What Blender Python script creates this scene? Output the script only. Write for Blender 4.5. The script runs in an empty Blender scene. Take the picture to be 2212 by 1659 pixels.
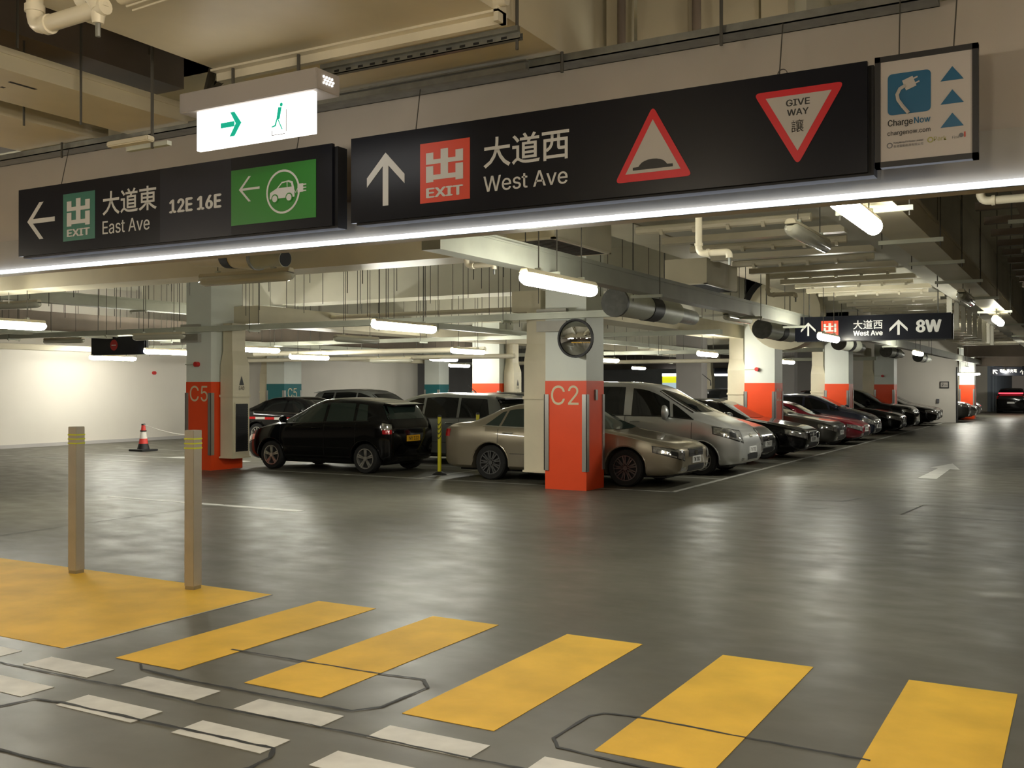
import bpy, bmesh, math, random
from mathutils import Vector, Matrix
from mathutils.bvhtree import BVHTree
random.seed(7)
S = bpy.context.scene
COL = S.collection
PI = math.pi
# ------------------------------------------------------------------ camera
cd = bpy.data.cameras.new('camera'); cam = bpy.data.objects.new('camera', cd); COL.objects.link(cam)
cd.sensor_width = 36; cd.lens = 2188.9/2212*36; cd.clip_end = 300
cam.location = (0, 0, 1.75); cam.rotation_euler = (PI/2+0.002627, 0, 0.513682)
S.camera = cam
# ------------------------------------------------------------------ world
wd = bpy.data.worlds.new('world'); S.world = wd; wd.use_nodes = True
wd.node_tree.nodes['Background'].inputs[0].default_value = (1.0, .86, .70, 1)
wd.node_tree.nodes['Background'].inputs[1].default_value = 0.05
S.view_settings.view_transform = 'Standard'; S.view_settings.look = 'None'
S.view_settings.gamma = 1; S.view_settings.use_curve_mapping = False
S.view_settings.exposure = 0.55
FILL_EMIT = 64.0  # strength of the added warm fill lamps out of view
LAMP_EMIT = 66.0       # surface strength of the lit tubes' diffusers
LED_EMIT = 2.8
# ------------------------------------------------------------------ materials
def nt(name):
    m = bpy.data.materials.new(name); m.use_nodes = True
    return m, m.node_tree, m.node_tree.nodes['Principled BSDF']
def mat(name, col, rough=.5, metal=0, coat=0, spec=.5, var=0, vscale=6, bump=0, bscale=60):
    m, t, b = nt(name)
    b.inputs['Base Color'].default_value = (*col, 1); b.inputs['Roughness'].default_value = rough
    b.inputs['Metallic'].default_value = metal; b.inputs['Coat Weight'].default_value = coat
    b.inputs['Coat Roughness'].default_value = .05; b.inputs['Specular IOR Level'].default_value = spec
    if var or bump:
        tc = t.nodes.new('ShaderNodeTexCoord')
    if var:
        n = t.nodes.new('ShaderNodeTexNoise'); n.inputs['Scale'].default_value = vscale; n.inputs['Detail'].default_value = 5
        t.links.new(tc.outputs['Object'], n.inputs['Vector'])
        r = t.nodes.new('ShaderNodeValToRGB')
        r.color_ramp.elements[0].position = .3; r.color_ramp.elements[1].position = .7
        r.color_ramp.elements[0].color = (*[c*(1-var) for c in col], 1); r.color_ramp.elements[1].color = (*[min(1, c*(1+var*.6)) for c in col], 1)
        t.links.new(n.outputs['Fac'], r.inputs['Fac']); t.links.new(r.outputs['Color'], b.inputs['Base Color'])
    if bump:
        n2 = t.nodes.new('ShaderNodeTexNoise'); n2.inputs['Scale'].default_value = bscale
        t.links.new(tc.outputs['Object'], n2.inputs['Vector'])
        bp = t.nodes.new('ShaderNodeBump'); bp.inputs['Strength'].default_value = bump; bp.inputs['Distance'].default_value = .01
        t.links.new(n2.outputs['Fac'], bp.inputs['Height']); t.links.new(bp.outputs['Normal'], b.inputs['Normal'])
    return m
def emit(name, col, st):
    m, t, b = nt(name)
    b.inputs['Base Color'].default_value = (*col, 1)
    b.inputs['Emission Color'].default_value = (*col, 1); b.inputs['Emission Strength'].default_value = st
    return m
M = {}
M['cream'] = mat('cream_paint', (.66, .60, .44), .45, var=.10, vscale=1.5)
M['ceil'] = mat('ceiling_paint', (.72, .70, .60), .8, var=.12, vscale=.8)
M['ceil2'] = mat('ceiling_dark_brown', (.24, .195, .155), .8, var=.2, vscale=1)
M['beam'] = mat('beam_paint', (.50, .45, .38), .6, var=.08, vscale=1.2, bump=.05)
M['beam_low'] = mat('beam_fascia_paint', (.38, .36, .31), .55, var=.05)
M['white_wall'] = mat('white_wall_paint', (.72, .68, .61), .6, var=.04, vscale=.7)
M['grey_wall'] = mat('grey_wall_paint', (.48, .46, .45), .7, var=.08, vscale=.7)
M['col'] = mat('pillar_paint', (.74, .77, .71), .5, var=.05, vscale=1.2)
M['orange'] = mat('orange_paint', (.86, .075, .012), .42, var=.05, vscale=2)
M['teal'] = mat('teal_paint', (.01, .16, .18), .4)
M['letter'] = mat('cream_lettering', (.72, .62, .42), .5)
M['steel'] = mat('galvanised_steel', (.30, .31, .29), .42, metal=.8, var=.2, vscale=9)
M['dsteel'] = mat('dull_dark_steel', (.10, .10, .09), .55, metal=.5, var=.3, vscale=8)
M['guard'] = mat('aluminium_guard', (.45, .44, .42), .35, metal=.9)
M['trunk'] = mat('trunking_paint', (.52, .54, .45), .5, var=.1, vscale=3)
M['trunkg'] = mat('trunking_grey_paint', (.30, .31, .26), .5, var=.1, vscale=3)
M['pipe'] = mat('pipe_paint', (.80, .74, .58), .35, var=.08, vscale=3)
M['rod'] = mat('threaded_rod', (.10, .095, .08), .6, metal=.4)
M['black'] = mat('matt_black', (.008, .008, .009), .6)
M['grille'] = mat('dark_louvre', (.05, .055, .055), .5, metal=.3)
M['sign'] = mat('sign_face_black', (.006, .007, .012), .28, spec=.3)
M['sign2'] = mat('sign_face_grey', (.020, .022, .034), .3, spec=.3)
M['signw'] = mat('sign_lettering', (.66, .66, .64), .45)
M['signgreen'] = mat('sign_green', (.02, .22, .02), .4)
M['signteal'] = mat('sign_teal', (.03, .18, .13), .4)
M['signred'] = mat('sign_red', (.72, .07, .03), .4)
M['signcrim'] = mat('sign_crimson', (.60, .012, .02), .4)
M['signwhite'] = mat('sign_white', (.46, .43, .39), .45)
M['signink'] = mat('sign_ink', (.02, .02, .02), .5)
M['signblue'] = mat('sign_blue', (.01, .11, .22), .4)
M['poster'] = mat('poster_white', (.50, .46, .42), .5)
M['inkgrey'] = mat('ink_grey', (.14, .14, .15), .5)
M['inkolive'] = mat('ink_olive', (.35, .34, .10), .5)
M['inkred'] = mat('ink_red', (.45, .06, .04), .5)
M['tyre'] = mat('rubber', (.008, .008, .008), .75)
M['rim'] = mat('alloy', (.60, .59, .56), .28, metal=.85)
M['rimdark'] = mat('dark_alloy', (.16, .16, .16), .3, metal=.8)
M['hubdark'] = mat('brake_dark', (.012, .012, .012), .6)
M['glass'] = mat('car_glass', (.004, .005, .005), .04, spec=.5)
M['glassg'] = mat('car_glass_green', (.022, .034, .028), .05, spec=.5)
M['chrome'] = mat('chrome', (.75, .75, .73), .12, metal=1)
M['trimblack'] = mat('car_trim_black', (.006, .006, .006), .35)
M['lens'] = mat('clear_lens', (.42, .42, .40), .08, metal=.6, var=.6, vscale=14, coat=1)
M['redlens'] = mat('red_lens', (.42, .008, .012), .12, coat=1)
M['plate'] = mat('plate_white', (.62, .62, .60), .4)
M['platey'] = mat('plate_yellow', (.80, .42, .01), .4)
M['led'] = emit('led_strip_light', (.80, .86, 1.0), LED_EMIT)
M['lamp'] = emit('lamp_diffuser_lit', (1.0, .98, .86), LAMP_EMIT)
M['lampdim'] = emit('aisle_lamp_diffuser_lit', (1.0, .98, .86), 34)
M['lampfill'] = emit('fill_lamp_warm_lit', (1.0, .87, .68), FILL_EMIT)
M['lampoff'] = mat('lamp_diffuser_unlit', (.55, .54, .44), .18, coat=.6)
M['exitface'] = emit('exit_light_face', (1.0, .97, .93), 1.3)
M['exitgreen'] = emit('exit_light_green', (.0, .45, .30), .4)
M['yellowlit'] = emit('backlit_yellow', (.75, .75, .02), .7)
M['bluelit'] = emit('backlit_pale_blue', (.55, .72, .78), .5)
M['taillit'] = emit('tail_lamp_lit', (1.0, .03, .05), 2.5)
M['yellow_mk'] = mat('yellow_road_paint', (.82, .51, .06), .6, spec=.15, var=.16, vscale=2.2, bump=.15, bscale=25)
M['white_mk'] = mat('white_road_paint', (.60, .60, .56), .5, var=.18, vscale=5)
M['wornwhite'] = mat('worn_white_road_paint', (.40, .40, .37), .45, var=.35, vscale=3)
M['joint'] = mat('black_sealant', (.008, .008, .007), .6)
M['faintjoint'] = mat('hairline_joint', (.06, .058, .05), .6)
M['yellowpl'] = mat('yellow_plastic', (.62, .55, .02), .4)
M['yelltape'] = mat('yellow_reflective_tape', (.62, .66, .03), .35)
M['bollard'] = mat('bollard_steel', (.50, .46, .38), .4, metal=.45, var=.12, vscale=4)
M['conered'] = mat('cone_red', (.60, .04, .03), .5)
M['conewhite'] = mat('cone_white', (.70, .66, .60), .5)
M['red'] = mat('red_plastic', (.55, .02, .02), .35)
M['mirror'] = mat('mirror_face', (.75, .75, .74), .03, metal=1)
def floor_mat():
    m, t, b = nt('epoxy_floor')
    tc = t.nodes.new('ShaderNodeTexCoord')
    n = t.nodes.new('ShaderNodeTexNoise'); n.inputs['Scale'].default_value = .7; n.inputs['Detail'].default_value = 8; n.inputs['Roughness'].default_value = .6
    t.links.new(tc.outputs['Object'], n.inputs['Vector'])
    r = t.nodes.new('ShaderNodeValToRGB'); r.color_ramp.elements[0].position = .3; r.color_ramp.elements[1].position = .72
    r.color_ramp.elements[0].color = (.088, .085, .066, 1); r.color_ramp.elements[1].color = (.130, .124, .098, 1)
    t.links.new(n.outputs['Fac'], r.inputs['Fac']); t.links.new(r.outputs['Color'], b.inputs['Base Color'])
    mp = t.nodes.new('ShaderNodeMapping'); mp.inputs['Scale'].default_value = (1.4, 2.2, 1); mp.inputs['Rotation'].default_value = (0, 0, .3)
    n2 = t.nodes.new('ShaderNodeTexNoise'); n2.inputs['Scale'].default_value = 1.6; n2.inputs['Detail'].default_value = 6
    t.links.new(tc.outputs['Object'], mp.inputs['Vector']); t.links.new(mp.outputs['Vector'], n2.inputs['Vector'])
    mr = t.nodes.new('ShaderNodeMapRange'); mr.inputs[1].default_value = .3; mr.inputs[2].default_value = .7; mr.inputs[3].default_value = .33; mr.inputs[4].default_value = .46
    t.links.new(n2.outputs['Fac'], mr.inputs[0]); t.links.new(mr.outputs[0], b.inputs['Roughness'])
    bp = t.nodes.new('ShaderNodeBump'); bp.inputs['Strength'].default_value = .08; bp.inputs['Distance'].default_value = .005
    n3 = t.nodes.new('ShaderNodeTexNoise'); n3.inputs['Scale'].default_value = 9; n3.inputs['Detail'].default_value = 4
    t.links.new(tc.outputs['Object'], n3.inputs['Vector']); t.links.new(n3.outputs['Fac'], bp.inputs['Height'])
    t.links.new(bp.outputs['Normal'], b.inputs['Normal'])
    b.inputs['Specular IOR Level'].default_value = .22
    return m
M['floor'] = floor_mat()
PAINT = {}
def paint(name, col, metal=.6, rough=.32, coat=.8, spec=.5):
    if name not in PAINT: PAINT[name] = mat('car_paint_'+name, col, rough, metal=metal, coat=coat, spec=spec)
    return PAINT[name]
# ------------------------------------------------------------------ helpers
class MB:
    def __init__(s): s.v = []; s.f = []; s.sm = False
    def add(s, vs, fs):
        o = len(s.v); s.v += [tuple(v) for v in vs]; s.f += [tuple(i+o for i in f) for f in fs]; return s
    def box(s, x0, x1, y0, y1, z0, z1):
        return s.add([(x0,y0,z0),(x1,y0,z0),(x1,y1,z0),(x0,y1,z0),(x0,y0,z1),(x1,y0,z1),(x1,y1,z1),(x0,y1,z1)],
                     [(3,2,1,0),(4,5,6,7),(0,1,5,4),(1,2,6,5),(2,3,7,6),(3,0,4,7)])
    def tube(s, pts, r, n=10, caps=True):
        pts = [Vector(p) for p in pts]; rs = r if isinstance(r, (list, tuple)) else [r]*len(pts)
        d0 = (pts[1]-pts[0]).normalized(); up = Vector((0,0,1)) if abs(d0.z) < .9 else Vector((1,0,0))
        a = d0.cross(up).normalized(); vs = []; fs = []
        for i, p in enumerate(pts):
            d = (pts[min(i+1, len(pts)-1)]-pts[max(i-1, 0)]).normalized()
            a = (a - d*a.dot(d)).normalized(); b = d.cross(a)
            for k in range(n):
                t = 2*PI*k/n; vs.append(p + a*(math.cos(t)*rs[i]) + b*(math.sin(t)*rs[i]))
        for i in range(len(pts)-1):
            for k in range(n): fs.append((i*n+k, i*n+(k+1)%n, (i+1)*n+(k+1)%n, (i+1)*n+k))
        if caps: fs.append(tuple(range(n))[::-1]); fs.append(tuple((len(pts)-1)*n+k for k in range(n)))
        s.sm = True
        return s.add(vs, fs)
    def prism(s, pts, axis, a, b):     # polygon extruded along an axis: pts in the two other axes (x,z)/(y,z)/(x,y)
        n = len(pts); f = {'y': lambda p, t: (p[0], t, p[1]), 'x': lambda p, t: (t, p[0], p[1]), 'z': lambda p, t: (p[0], p[1], t)}[axis]
        vs = [f(p, a) for p in pts]+[f(p, b) for p in pts]
        fs = [tuple(range(n)), tuple(range(2*n-1, n-1, -1))]+[(i, i+n, (i+1)%n+n, (i+1)%n) for i in range(n)]
        return s.add(vs, fs)
    def build(s, name, m, parent=None, bevel=0, smooth=None):
        me = bpy.data.meshes.new(name); me.from_pydata(s.v, [], s.f)
        bm = bmesh.new(); bm.from_mesh(me); bmesh.ops.recalc_face_normals(bm, faces=bm.faces)
        if bevel: bmesh.ops.bevel(bm, geom=[e for e in bm.edges], offset=bevel, segments=2, affect='EDGES', clamp_overlap=True)
        bm.to_mesh(me); bm.free()
        if s.sm if smooth is None else smooth:
            for p in me.polygons: p.use_smooth = True
            me.set_sharp_from_angle(angle=math.radians(40))
        o = bpy.data.objects.new(name, me); COL.objects.link(o); me.materials.append(M[m] if isinstance(m, str) else m)
        if parent: o.parent = parent
        return o
def tag(o, label=None, cat=None, group=None, kind=None):
    if label: o['label'] = label
    if cat: o['category'] = cat
    if group: o['group'] = group
    if kind: o['kind'] = kind
    return o
def empty(name, loc, label, cat, group=None, rz=0, kind=None):
    o = bpy.data.objects.new(name, None); COL.objects.link(o); o.location = loc; o.rotation_euler = (0, 0, rz)
    return tag(o, label, cat, group, kind)
def box(name, m, b, parent=None, bevel=0): return MB().box(*b).build(name, m, parent, bevel)
def kids(o): return [c for c in bpy.data.objects if c.parent == o]
def copy_tree(o, loc, label=None, group=None):
    def cp(a, p):
        c = a.copy(); COL.objects.link(c); c.parent = p
        for ch in a.children: cp(ch, c)
        return c
    bpy.context.view_layer.update()
    c = cp(o, None); c.location = loc
    if label: c['label'] = label
    if group: c['group'] = group
    return c
FONT = None
try:      # Blender's own bundled sans, if present; else its built-in face
    import os
    FONT = bpy.data.fonts.load(os.path.join(bpy.utils.system_resource('DATAFILES'), 'fonts', 'Inter.woff2'))
except Exception: FONT = None
def text_obj(body, x0, x1, z0, z1, loc_y, m, parent, face='-y', name='lettering', bold=0, ext=.0015):
    """text fitted to a rectangle; face '-y': x to the right, '+x': y to the right"""
    cu = bpy.data.curves.new('t', 'FONT'); cu.body = body; cu.size = 1; cu.extrude = 0
    cjk = any(ord(c) > 0x2000 for c in body)
    cu.resolution_u = 3
    if FONT and not cjk: cu.font = FONT
    elif bold: cu.offset = bold
    o = bpy.data.objects.new('t', cu); COL.objects.link(o); bpy.context.view_layer.update()
    me = bpy.data.meshes.new_from_object(o.evaluated_get(bpy.context.evaluated_depsgraph_get()))
    bpy.data.objects.remove(o)
    if not me.vertices: print('EMPTY TEXT', body); return None
    if FONT and not cjk and bold:      # heavier strokes: the same outline struck again a little to each side
        bm = bmesh.new(); bm.from_mesh(me); geo = bm.verts[:]+bm.edges[:]+bm.faces[:]
        for k, (dx, dy) in enumerate(((1, 0), (-1, 0), (0, .5), (0, -.5))):
            d = bmesh.ops.duplicate(bm, geom=geo); vv = [e for e in d['geom'] if isinstance(e, bmesh.types.BMVert)]
            bmesh.ops.translate(bm, verts=vv, vec=(dx*bold*1.1, dy*bold*1.1, .0))
            for q in vv: q.co.z = (k+1)*1.0
        bm.to_mesh(me); bm.free()
    xs = [v.co.x for v in me.vertices]; ys = [v.co.y for v in me.vertices]
    ax, bx, ay, by = min(xs), max(xs), min(ys), max(ys)
    for v in me.vertices:
        a = x0+(v.co.x-ax)/(bx-ax)*(x1-x0); b = z0+(v.co.y-ay)/max(by-ay, 1e-6)*(z1-z0)
        dz = v.co.z*.00025
        v.co = (a, loc_y-dz, b) if face == '-y' else ((loc_y+dz, a, b) if face == '+x' else (loc_y-dz, -a, b))
    me.materials.clear(); me.materials.append(M[m] if isinstance(m, str) else m)
    t = bpy.data.objects.new(name, me); COL.objects.link(t)
    if parent: t.parent = parent
    return t
def ring(cx, cz, ro, ri, n, y0, y1, sx=1):
    mb = MB(); vs = []; fs = []
    for k in range(n):
        t = 2*PI*k/n
        for r, y in ((ro, y0), (ri, y0), (ri, y1), (ro, y1)): vs.append((cx+r*sx*math.cos(t), y, cz+r*math.sin(t)))
    for k in range(n):
        a = k*4; b = (k+1)%n*4
        for j in range(4): fs.append((a+j, a+(j+1)%4, b+(j+1)%4, b+j))
    return mb.add(vs, fs)
def disc(mb, cx, cz, r, y0, y1, n=20):
    return mb.prism([(cx+r*math.cos(2*PI*k/n), cz+r*math.sin(2*PI*k/n)) for k in range(n)], 'y', y0, y1)
def rpoly(pts, r, n=5):     # rounds the corners of a polygon
    out = []; N = len(pts)
    for i in range(N):
        p = Vector(pts[i]); a = (Vector(pts[i-1])-p).normalized(); b = (Vector(pts[(i+1)%N])-p).normalized()
        p0 = p+a*r; p1 = p+b*r
        for k in range(n+1):
            t = k/n; q = p0*(1-t)**2+p*2*t*(1-t)+p1*t*t; out.append((q.x, q.y))
    return out
def desc(o):
    r = []
    for c in o.children: r.append(c); r += desc(c)
    return r
def settle(root):     # parts were drawn in world coordinates: bring them into the root's frame
    L = root.location.copy(); seen = set()
    for c in desc(root):
        if c.type == 'MESH' and c.data.name not in seen:
            seen.add(c.data.name); c.data.transform(Matrix.Translation(-L))
    return root
def struct(o): o['kind'] = 'structure'; return o
# ------------------------------------------------------------------ shell
FLOOR = struct(box('floor', 'floor', (-34, 9, -9, 92, -.2, 0)))
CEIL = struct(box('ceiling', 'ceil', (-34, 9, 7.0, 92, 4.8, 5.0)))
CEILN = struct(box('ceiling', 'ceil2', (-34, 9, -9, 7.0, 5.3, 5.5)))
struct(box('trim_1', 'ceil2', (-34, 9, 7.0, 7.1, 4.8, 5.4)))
WL = struct(box('wall_left', 'white_wall', (-26.8, -26.5, -9, 38.2, 0, 5.3)))
box('skirting', 'grey_wall', (-26.5, -26.47, -9, 38.2, 0, .1), WL)
struct(box('wall_far_left', 'grey_wall', (-34, -26.8, 38.2, 38.4, 0, 5)))
struct(box('wall_back_left', 'grey_wall', (-33.8, -33.6, 38.4, 92, 0, 5)))
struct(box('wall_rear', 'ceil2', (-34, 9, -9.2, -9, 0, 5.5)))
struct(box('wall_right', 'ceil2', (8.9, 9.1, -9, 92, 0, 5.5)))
WB = struct(box('wall_bay_end', 'white_wall', (-13.2, -5.37, 53.5, 53.8, 0, 4.8)))
struct(box('wall_stair_side', 'grey_wall', (-13.4, -13.2, 53.5, 62, 0, 4.8)))
struct(box('wall_core', 'grey_wall', (-13.2, -10.2, 49.2, 49.4, 0, 4.8)))
struct(box('wall_far', 'grey_wall', (-33.6, -8.0, 70.0, 70.3, 0, 4.8)))
struct(box('wall_end', 'white_wall', (-8.5, -5.86, 78.0, 78.3, 0, 4.8)))
# end of the aisle: curved bluish wall and dark ramp mouth
mb = MB(); n = 8
pts = [(-5.86+1.0*math.sin(k/n*PI/2), 78.0+6*(1-math.cos(k/n*PI/2))) for k in range(n+1)]
for (a, b), (c, d) in zip(pts[:-1], pts[1:]):
    o = len(mb.v); mb.add([(a,b,0),(c,d,0),(c,d,4.8),(a,b,4.8),(a+.05,b+.3,0),(c+.2,d+.2,0),(c+.2,d+.2,4.8),(a+.05,b+.3,4.8)], [(0,1,2,3),(4,5,6,7)])
M['bluewall'] = mat('pale_blue_wall_paint', (.34, .40, .50), .5)
struct(mb.build('wall_curved', 'bluewall'))
struct(MB().prism([(80, 0), (91, 0), (91, 1.6)], 'x', -4.8, 8.9).build('ramp', 'black'))  # black colour stands in for the unlit darkness of the ramp mouth
struct(box('wall_ramp_head', 'ceil2', (-4.9, 8.9, 78, 78.3, 3.1, 4.8)))
# pale wall with a sign frame, door plate
t = empty('wall_notice', (-5.9, 53.45, 1.8), 'small framed notice on the white end wall past the last bay', 'notice')
box('frame', 'signink', (-6.13, -5.72, 53.44, 53.5, 1.68, 2.0), t); box('face', 'poster', (-6.09, -5.76, 53.43, 53.445, 1.72, 1.96), t)
text_obj('P', -6.03, -5.95, 1.76, 1.90, 53.425, 'signink', t); text_obj('Lifts', -5.93, -5.79, 1.78, 1.86, 53.425, 'signink', t); settle(t)
tag(box('wall_switch', 'inkgrey', (-6.28, -6.16, 53.43, 53.5, .95, 1.15)), 'small dark switch box low on the white end wall', 'switch')
t = box('trim_2', 'black', (-5.40, -5.35, 53.46, 53.82, 0, 2.7)); struct(t)
# ------------------------------------------------------------------ floor paint (parts of the floor)
def fpoly(name, m, pts, z=.003, parent=FLOOR):
    return MB().prism(pts, 'z', .0005, z).build(name, m, parent)
fpoly('yellow_island_paint', 'yellow_mk', [(-14, 4.43), (-5.94, 4.43), (-5.95, 6.43), (-14, 6.45)])['label'] = 'large solid yellow painted area under the two steel bollards'
fpoly('island_edge_line', 'wornwhite', [(-5.94, 4.43), (-5.925, 4.43), (-5.935, 6.43), (-5.95, 6.43)])
for xa, xb in ((-5.44, -4.86), (-4.32, -3.74), (-3.18, -2.61), (-2.05, -1.47), (-.91, -.33), (.23, .81), (1.37, 1.95)):
    fpoly('yellow_crossing_bar', 'yellow_mk', [(xa, 4.44), (xb, 4.44), (xb, 6.43), (xa, 6.43)])
for k in range(-6, 6):
    x = -3.12+.9*k
    for y0, y1 in ((4.05, 4.25), (3.62, 3.83)):
        fpoly('white_dash', 'white_mk', [(x, y0), (x+.6, y0), (x+.6, y1), (x, y1)])
for k in (-3.12,):
    pass
def fline(name, m, pts, w, z=.0045, closed=False, jitter=.004):
    """strip of width w along a polyline on the floor, slightly ragged like hand-filled sealant"""
    P = []; L = list(pts)+([pts[0]] if closed else [])
    for (a, b), (c, d) in zip(L[:-1], L[1:]):
        n = max(1, int(math.hypot(c-a, d-b)/.06)) if jitter else 1
        P += [(a+(c-a)*i/n, b+(d-b)*i/n) for i in range(n)]
    P.append(L[-1]); mb = MB(); vs = []
    for i, p in enumerate(P):
        q0 = P[max(i-1, 0)]; q1 = P[min(i+1, len(P)-1)]; dx, dy = q1[0]-q0[0], q1[1]-q0[1]; l = math.hypot(dx, dy) or 1
        nx, ny = -dy/l, dx/l; ww = w/2*(1+random.uniform(-.35, .35)) if jitter else w/2; j = random.uniform(-jitter, jitter)
        vs += [(p[0]+nx*(ww+j), p[1]+ny*(ww+j), z), (p[0]-nx*(ww-j), p[1]-ny*(ww-j), z)]
    fs = [(2*i, 2*i+1, 2*i+3, 2*i+2) for i in range(len(P)-1)]
    return mb.add(vs, fs).build(name, m, FLOOR)
fline('loop_sealant', 'joint', [(-4.94, 4.96), (-4.27, 4.97), (-3.74, 4.98), (-3.43, 5.01), (-3.32, 4.89), (-3.34, 4.47), (-3.44, 4.34), (-3.95, 4.32), (-4.62, 4.31), (-5.08, 4.34), (-5.18, 4.41)], .02)
fline('loop_sealant', 'joint', [(-6.1, 3.3), (-5.16, 3.45), (-5.12, 3.63), (-4.94, 3.66), (-4.16, 3.68), (-3.41, 3.7), (-3.34, 3.6), (-3.33, 3.46), (-3.5, 3.2), (-4.06, 3.06), (-4.21, 3.05), (-4.55, 3.04), (-5.4, 3.0)], .022)
fline('loop_sealant', 'joint', [(-.4, 4.3), (-1.77, 4.35), (-2.22, 4.39), (-2.3, 4.49), (-2.29, 4.89), (-2.24, 4.97), (-2.06, 5.0), (-1.47, 4.97), (-.87, 4.95)], .02)
fline('long_sealant', 'joint', [(-8, 3.96), (-5.98, 4.0), (-5.33, 4.01), (-4.74, 4.03), (-4.18, 4.02), (-3.55, 4.05), (-3.1, 4.06), (-2.56, 4.06), (0, 4.1)], .014)
fline('slab_joint', 'faintjoint', [(-11.05, -2), (-11.09, 7.42), (-11.12, 10.46), (-11.0, 12.23), (-10.96, 12.9)], .02)
for p in ([(-4.98, 14.26), (-3.3, 14.8)], [(-3.3, 14.8), (-3.14, 15.0)], [(-3.21, 15.95), (-3.05, 16.5)], [(-4.97, 15.55), (-3.21, 15.95)], [(-2.18, 14.67), (-2.06, 16.0)], [(-2.18, 14.67), (2.5, 14.6)], [(-2.06, 16.0), (3, 16)]):
    fline('loop_sealant', 'faintjoint', p, .025)
fline('drain_slot', 'joint', [(-5.35, 53.3), (8.8, 53.6)], .13, jitter=0)
W = .10
def wl(p, w=W, m='wornwhite'): return fline('bay_line', m, p, w, jitter=0)
wl([(-5.93, 15.9), (-5.93, 53.4)]); wl([(-16.5, 15.92), (-5.9, 15.92)])
for y in (18.65, 21.35, 24.0, 26.7, 28.15, 30.9, 33.4, 35.95, 37.9, 41.6, 44.2, 46.6, 47.9, 50.7): wl([(-11.0, y), (-5.95, y)], .09)
for y in (18.65, 21.35, 24.0, 26.7, 30.9, 33.4): wl([(-16.4, y), (-11.1, y)], .09)
wl([(-11.05, 16), (-11.05, 26.7)], .09)
wl([(-24, 16.0), (-19.0, 16.4)], .1); wl([(-23, 17.5), (-17.2, 17.6)], .1); wl([(-24, 19.6), (-19, 19.8)], .1)
fpoly('give_way_dash', 'white_mk', [(-13.5, 10.85), (-9.58, 10.85), (-9.58, 11.03), (-13.5, 10.95)])
fpoly('white_patch_line', 'wornwhite', [(-19.8, 17.65), (-17.0, 17.45), (-17.0, 17.7), (-19.6, 18.0)])
fpoly('aisle_arrow', 'white_mk', [(-2.77, 20.7), (-2.43, 20.7), (-2.47, 23.3), (-2.27, 23.2), (-2.6, 25.0), (-2.9, 23.5), (-2.72, 23.4)])['label'] = 'white arrow painted in the middle of the aisle'
fline('faint_scrape', 'faintjoint', [(-5.15, 17.2), (-4.2, 17.7), (-4.05, 18.4)], .02)
# ------------------------------------------------------------------ big header beam with its light strip and cable tray
BEAM = struct(box('beam', 'beam', (-34, 9, 6.3, 6.62, 2.90, 3.97)))
box('lower_fascia', 'beam_low', (-34, 9, 6.27, 6.3, 2.90, 3.19), BEAM)
tag(BEAM, 'deep cream header beam across the whole view carrying the black signs')
t = empty('led_strip_light', (-3.5, 6.25, 2.868), 'thin glowing blue-white light strip along the bottom edge of the header beam', 'light strip')
box('diffuser', 'led', (-16, 4, 6.232, 6.268, 2.868, 2.898), t)
box('channel', 'steel', (-16, 4, 6.268, 6.30, 2.866, 2.898), t); settle(t)
t = empty('cable_tray', (-5, 6.2, 3.95), 'long grey steel cable tray running along the top of the header beam', 'cable tray')
mb = MB(); mb.box(-16, -.72, 6.12, 6.13, 3.94, 3.995); mb.box(-16, -.72, 6.12, 6.29, 3.94, 3.947); mb.box(-16, -.72, 6.28, 6.29, 3.94, 3.995); mb.build('tray', 'steel', t)
for x in (-9.3, -8.2, -5.6, -3.05, -1.95):
    mb = MB().tube([(x, 6.09, 3.86), (x, 6.09, 5.3 if not -5.4 < x < -3.02 else 4.0)], .011, 6); mb.build('hanger_rod', 'rod', t)
settle(t)
t = empty('cable_tray', (-4.2, 6.0, 4.0), 'short upper steel channel ending beside the duct, just above the long cable tray', 'cable tray')
mb = MB(); mb.box(-5.6, -3.28, 6.0, 6.05, 3.90, 3.94); mb.box(-5.6, -3.28, 6.0, 6.05, 3.955, 3.965); mb.build('tray', 'steel', t); settle(t)
struct(box('beam', 'cream', (-34, -5.6, 9.3, 9.8, 3.16, 4.8)))
# ------------------------------------------------------------------ near ceiling services (this side of the beam)
t = empty('supply_air_duct', (-4.2, 3, 4.0), 'very wide cream rectangular air duct overhead with a flange across it', 'air duct')
box('duct_body', 'cream', (-5.36, -3.06, -4, 6.9, 4.0, 4.75), t)
mb = MB(); mb.box(-5.39, -3.03, 5.26, 5.31, 3.93, 4.0); mb.box(-5.39, -3.03, 5.20, 5.26, 3.985, 4.0); mb.build('flange', 'pipe', t)
mb = MB(); mb.box(-3.06, -3.03, 5.2, 5.3, 3.93, 4.75); mb.build('flange', 'pipe', t)
mb = MB().tube([(-3.08, 5.22, 4.05), (-2.98, 5.22, 4.05)], .035, 12); mb.build('flange_bolt', 'pipe', t)
for y in (1.2, 3.6): mb = MB(); mb.box(-5.38, -3.04, y, y+.03, 3.975, 4.0); mb.build('seam', 'cream', t)
settle(t)
t = empty('strut_channel', (-3.7, 5.3, 3.9), 'slotted galvanised strut channel hanging level under the wide duct', 'strut')
mb = MB(); mb.box(-4.5, -2.97, 5.36, 5.40, 3.86, 3.865); mb.box(-4.5, -2.97, 5.36, 5.365, 3.86, 3.9); mb.box(-4.5, -2.97, 5.395, 5.40, 3.86, 3.9); mb.box(-4.5, -2.97, 5.33, 5.36, 3.93, 3.9, ); mb.build('channel', 'steel', t)
for k in range(14): MB().box(-4.4+k*.1, -4.36+k*.1, 5.358, 5.362, 3.87, 3.885).build('slot', 'black', t)
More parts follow.
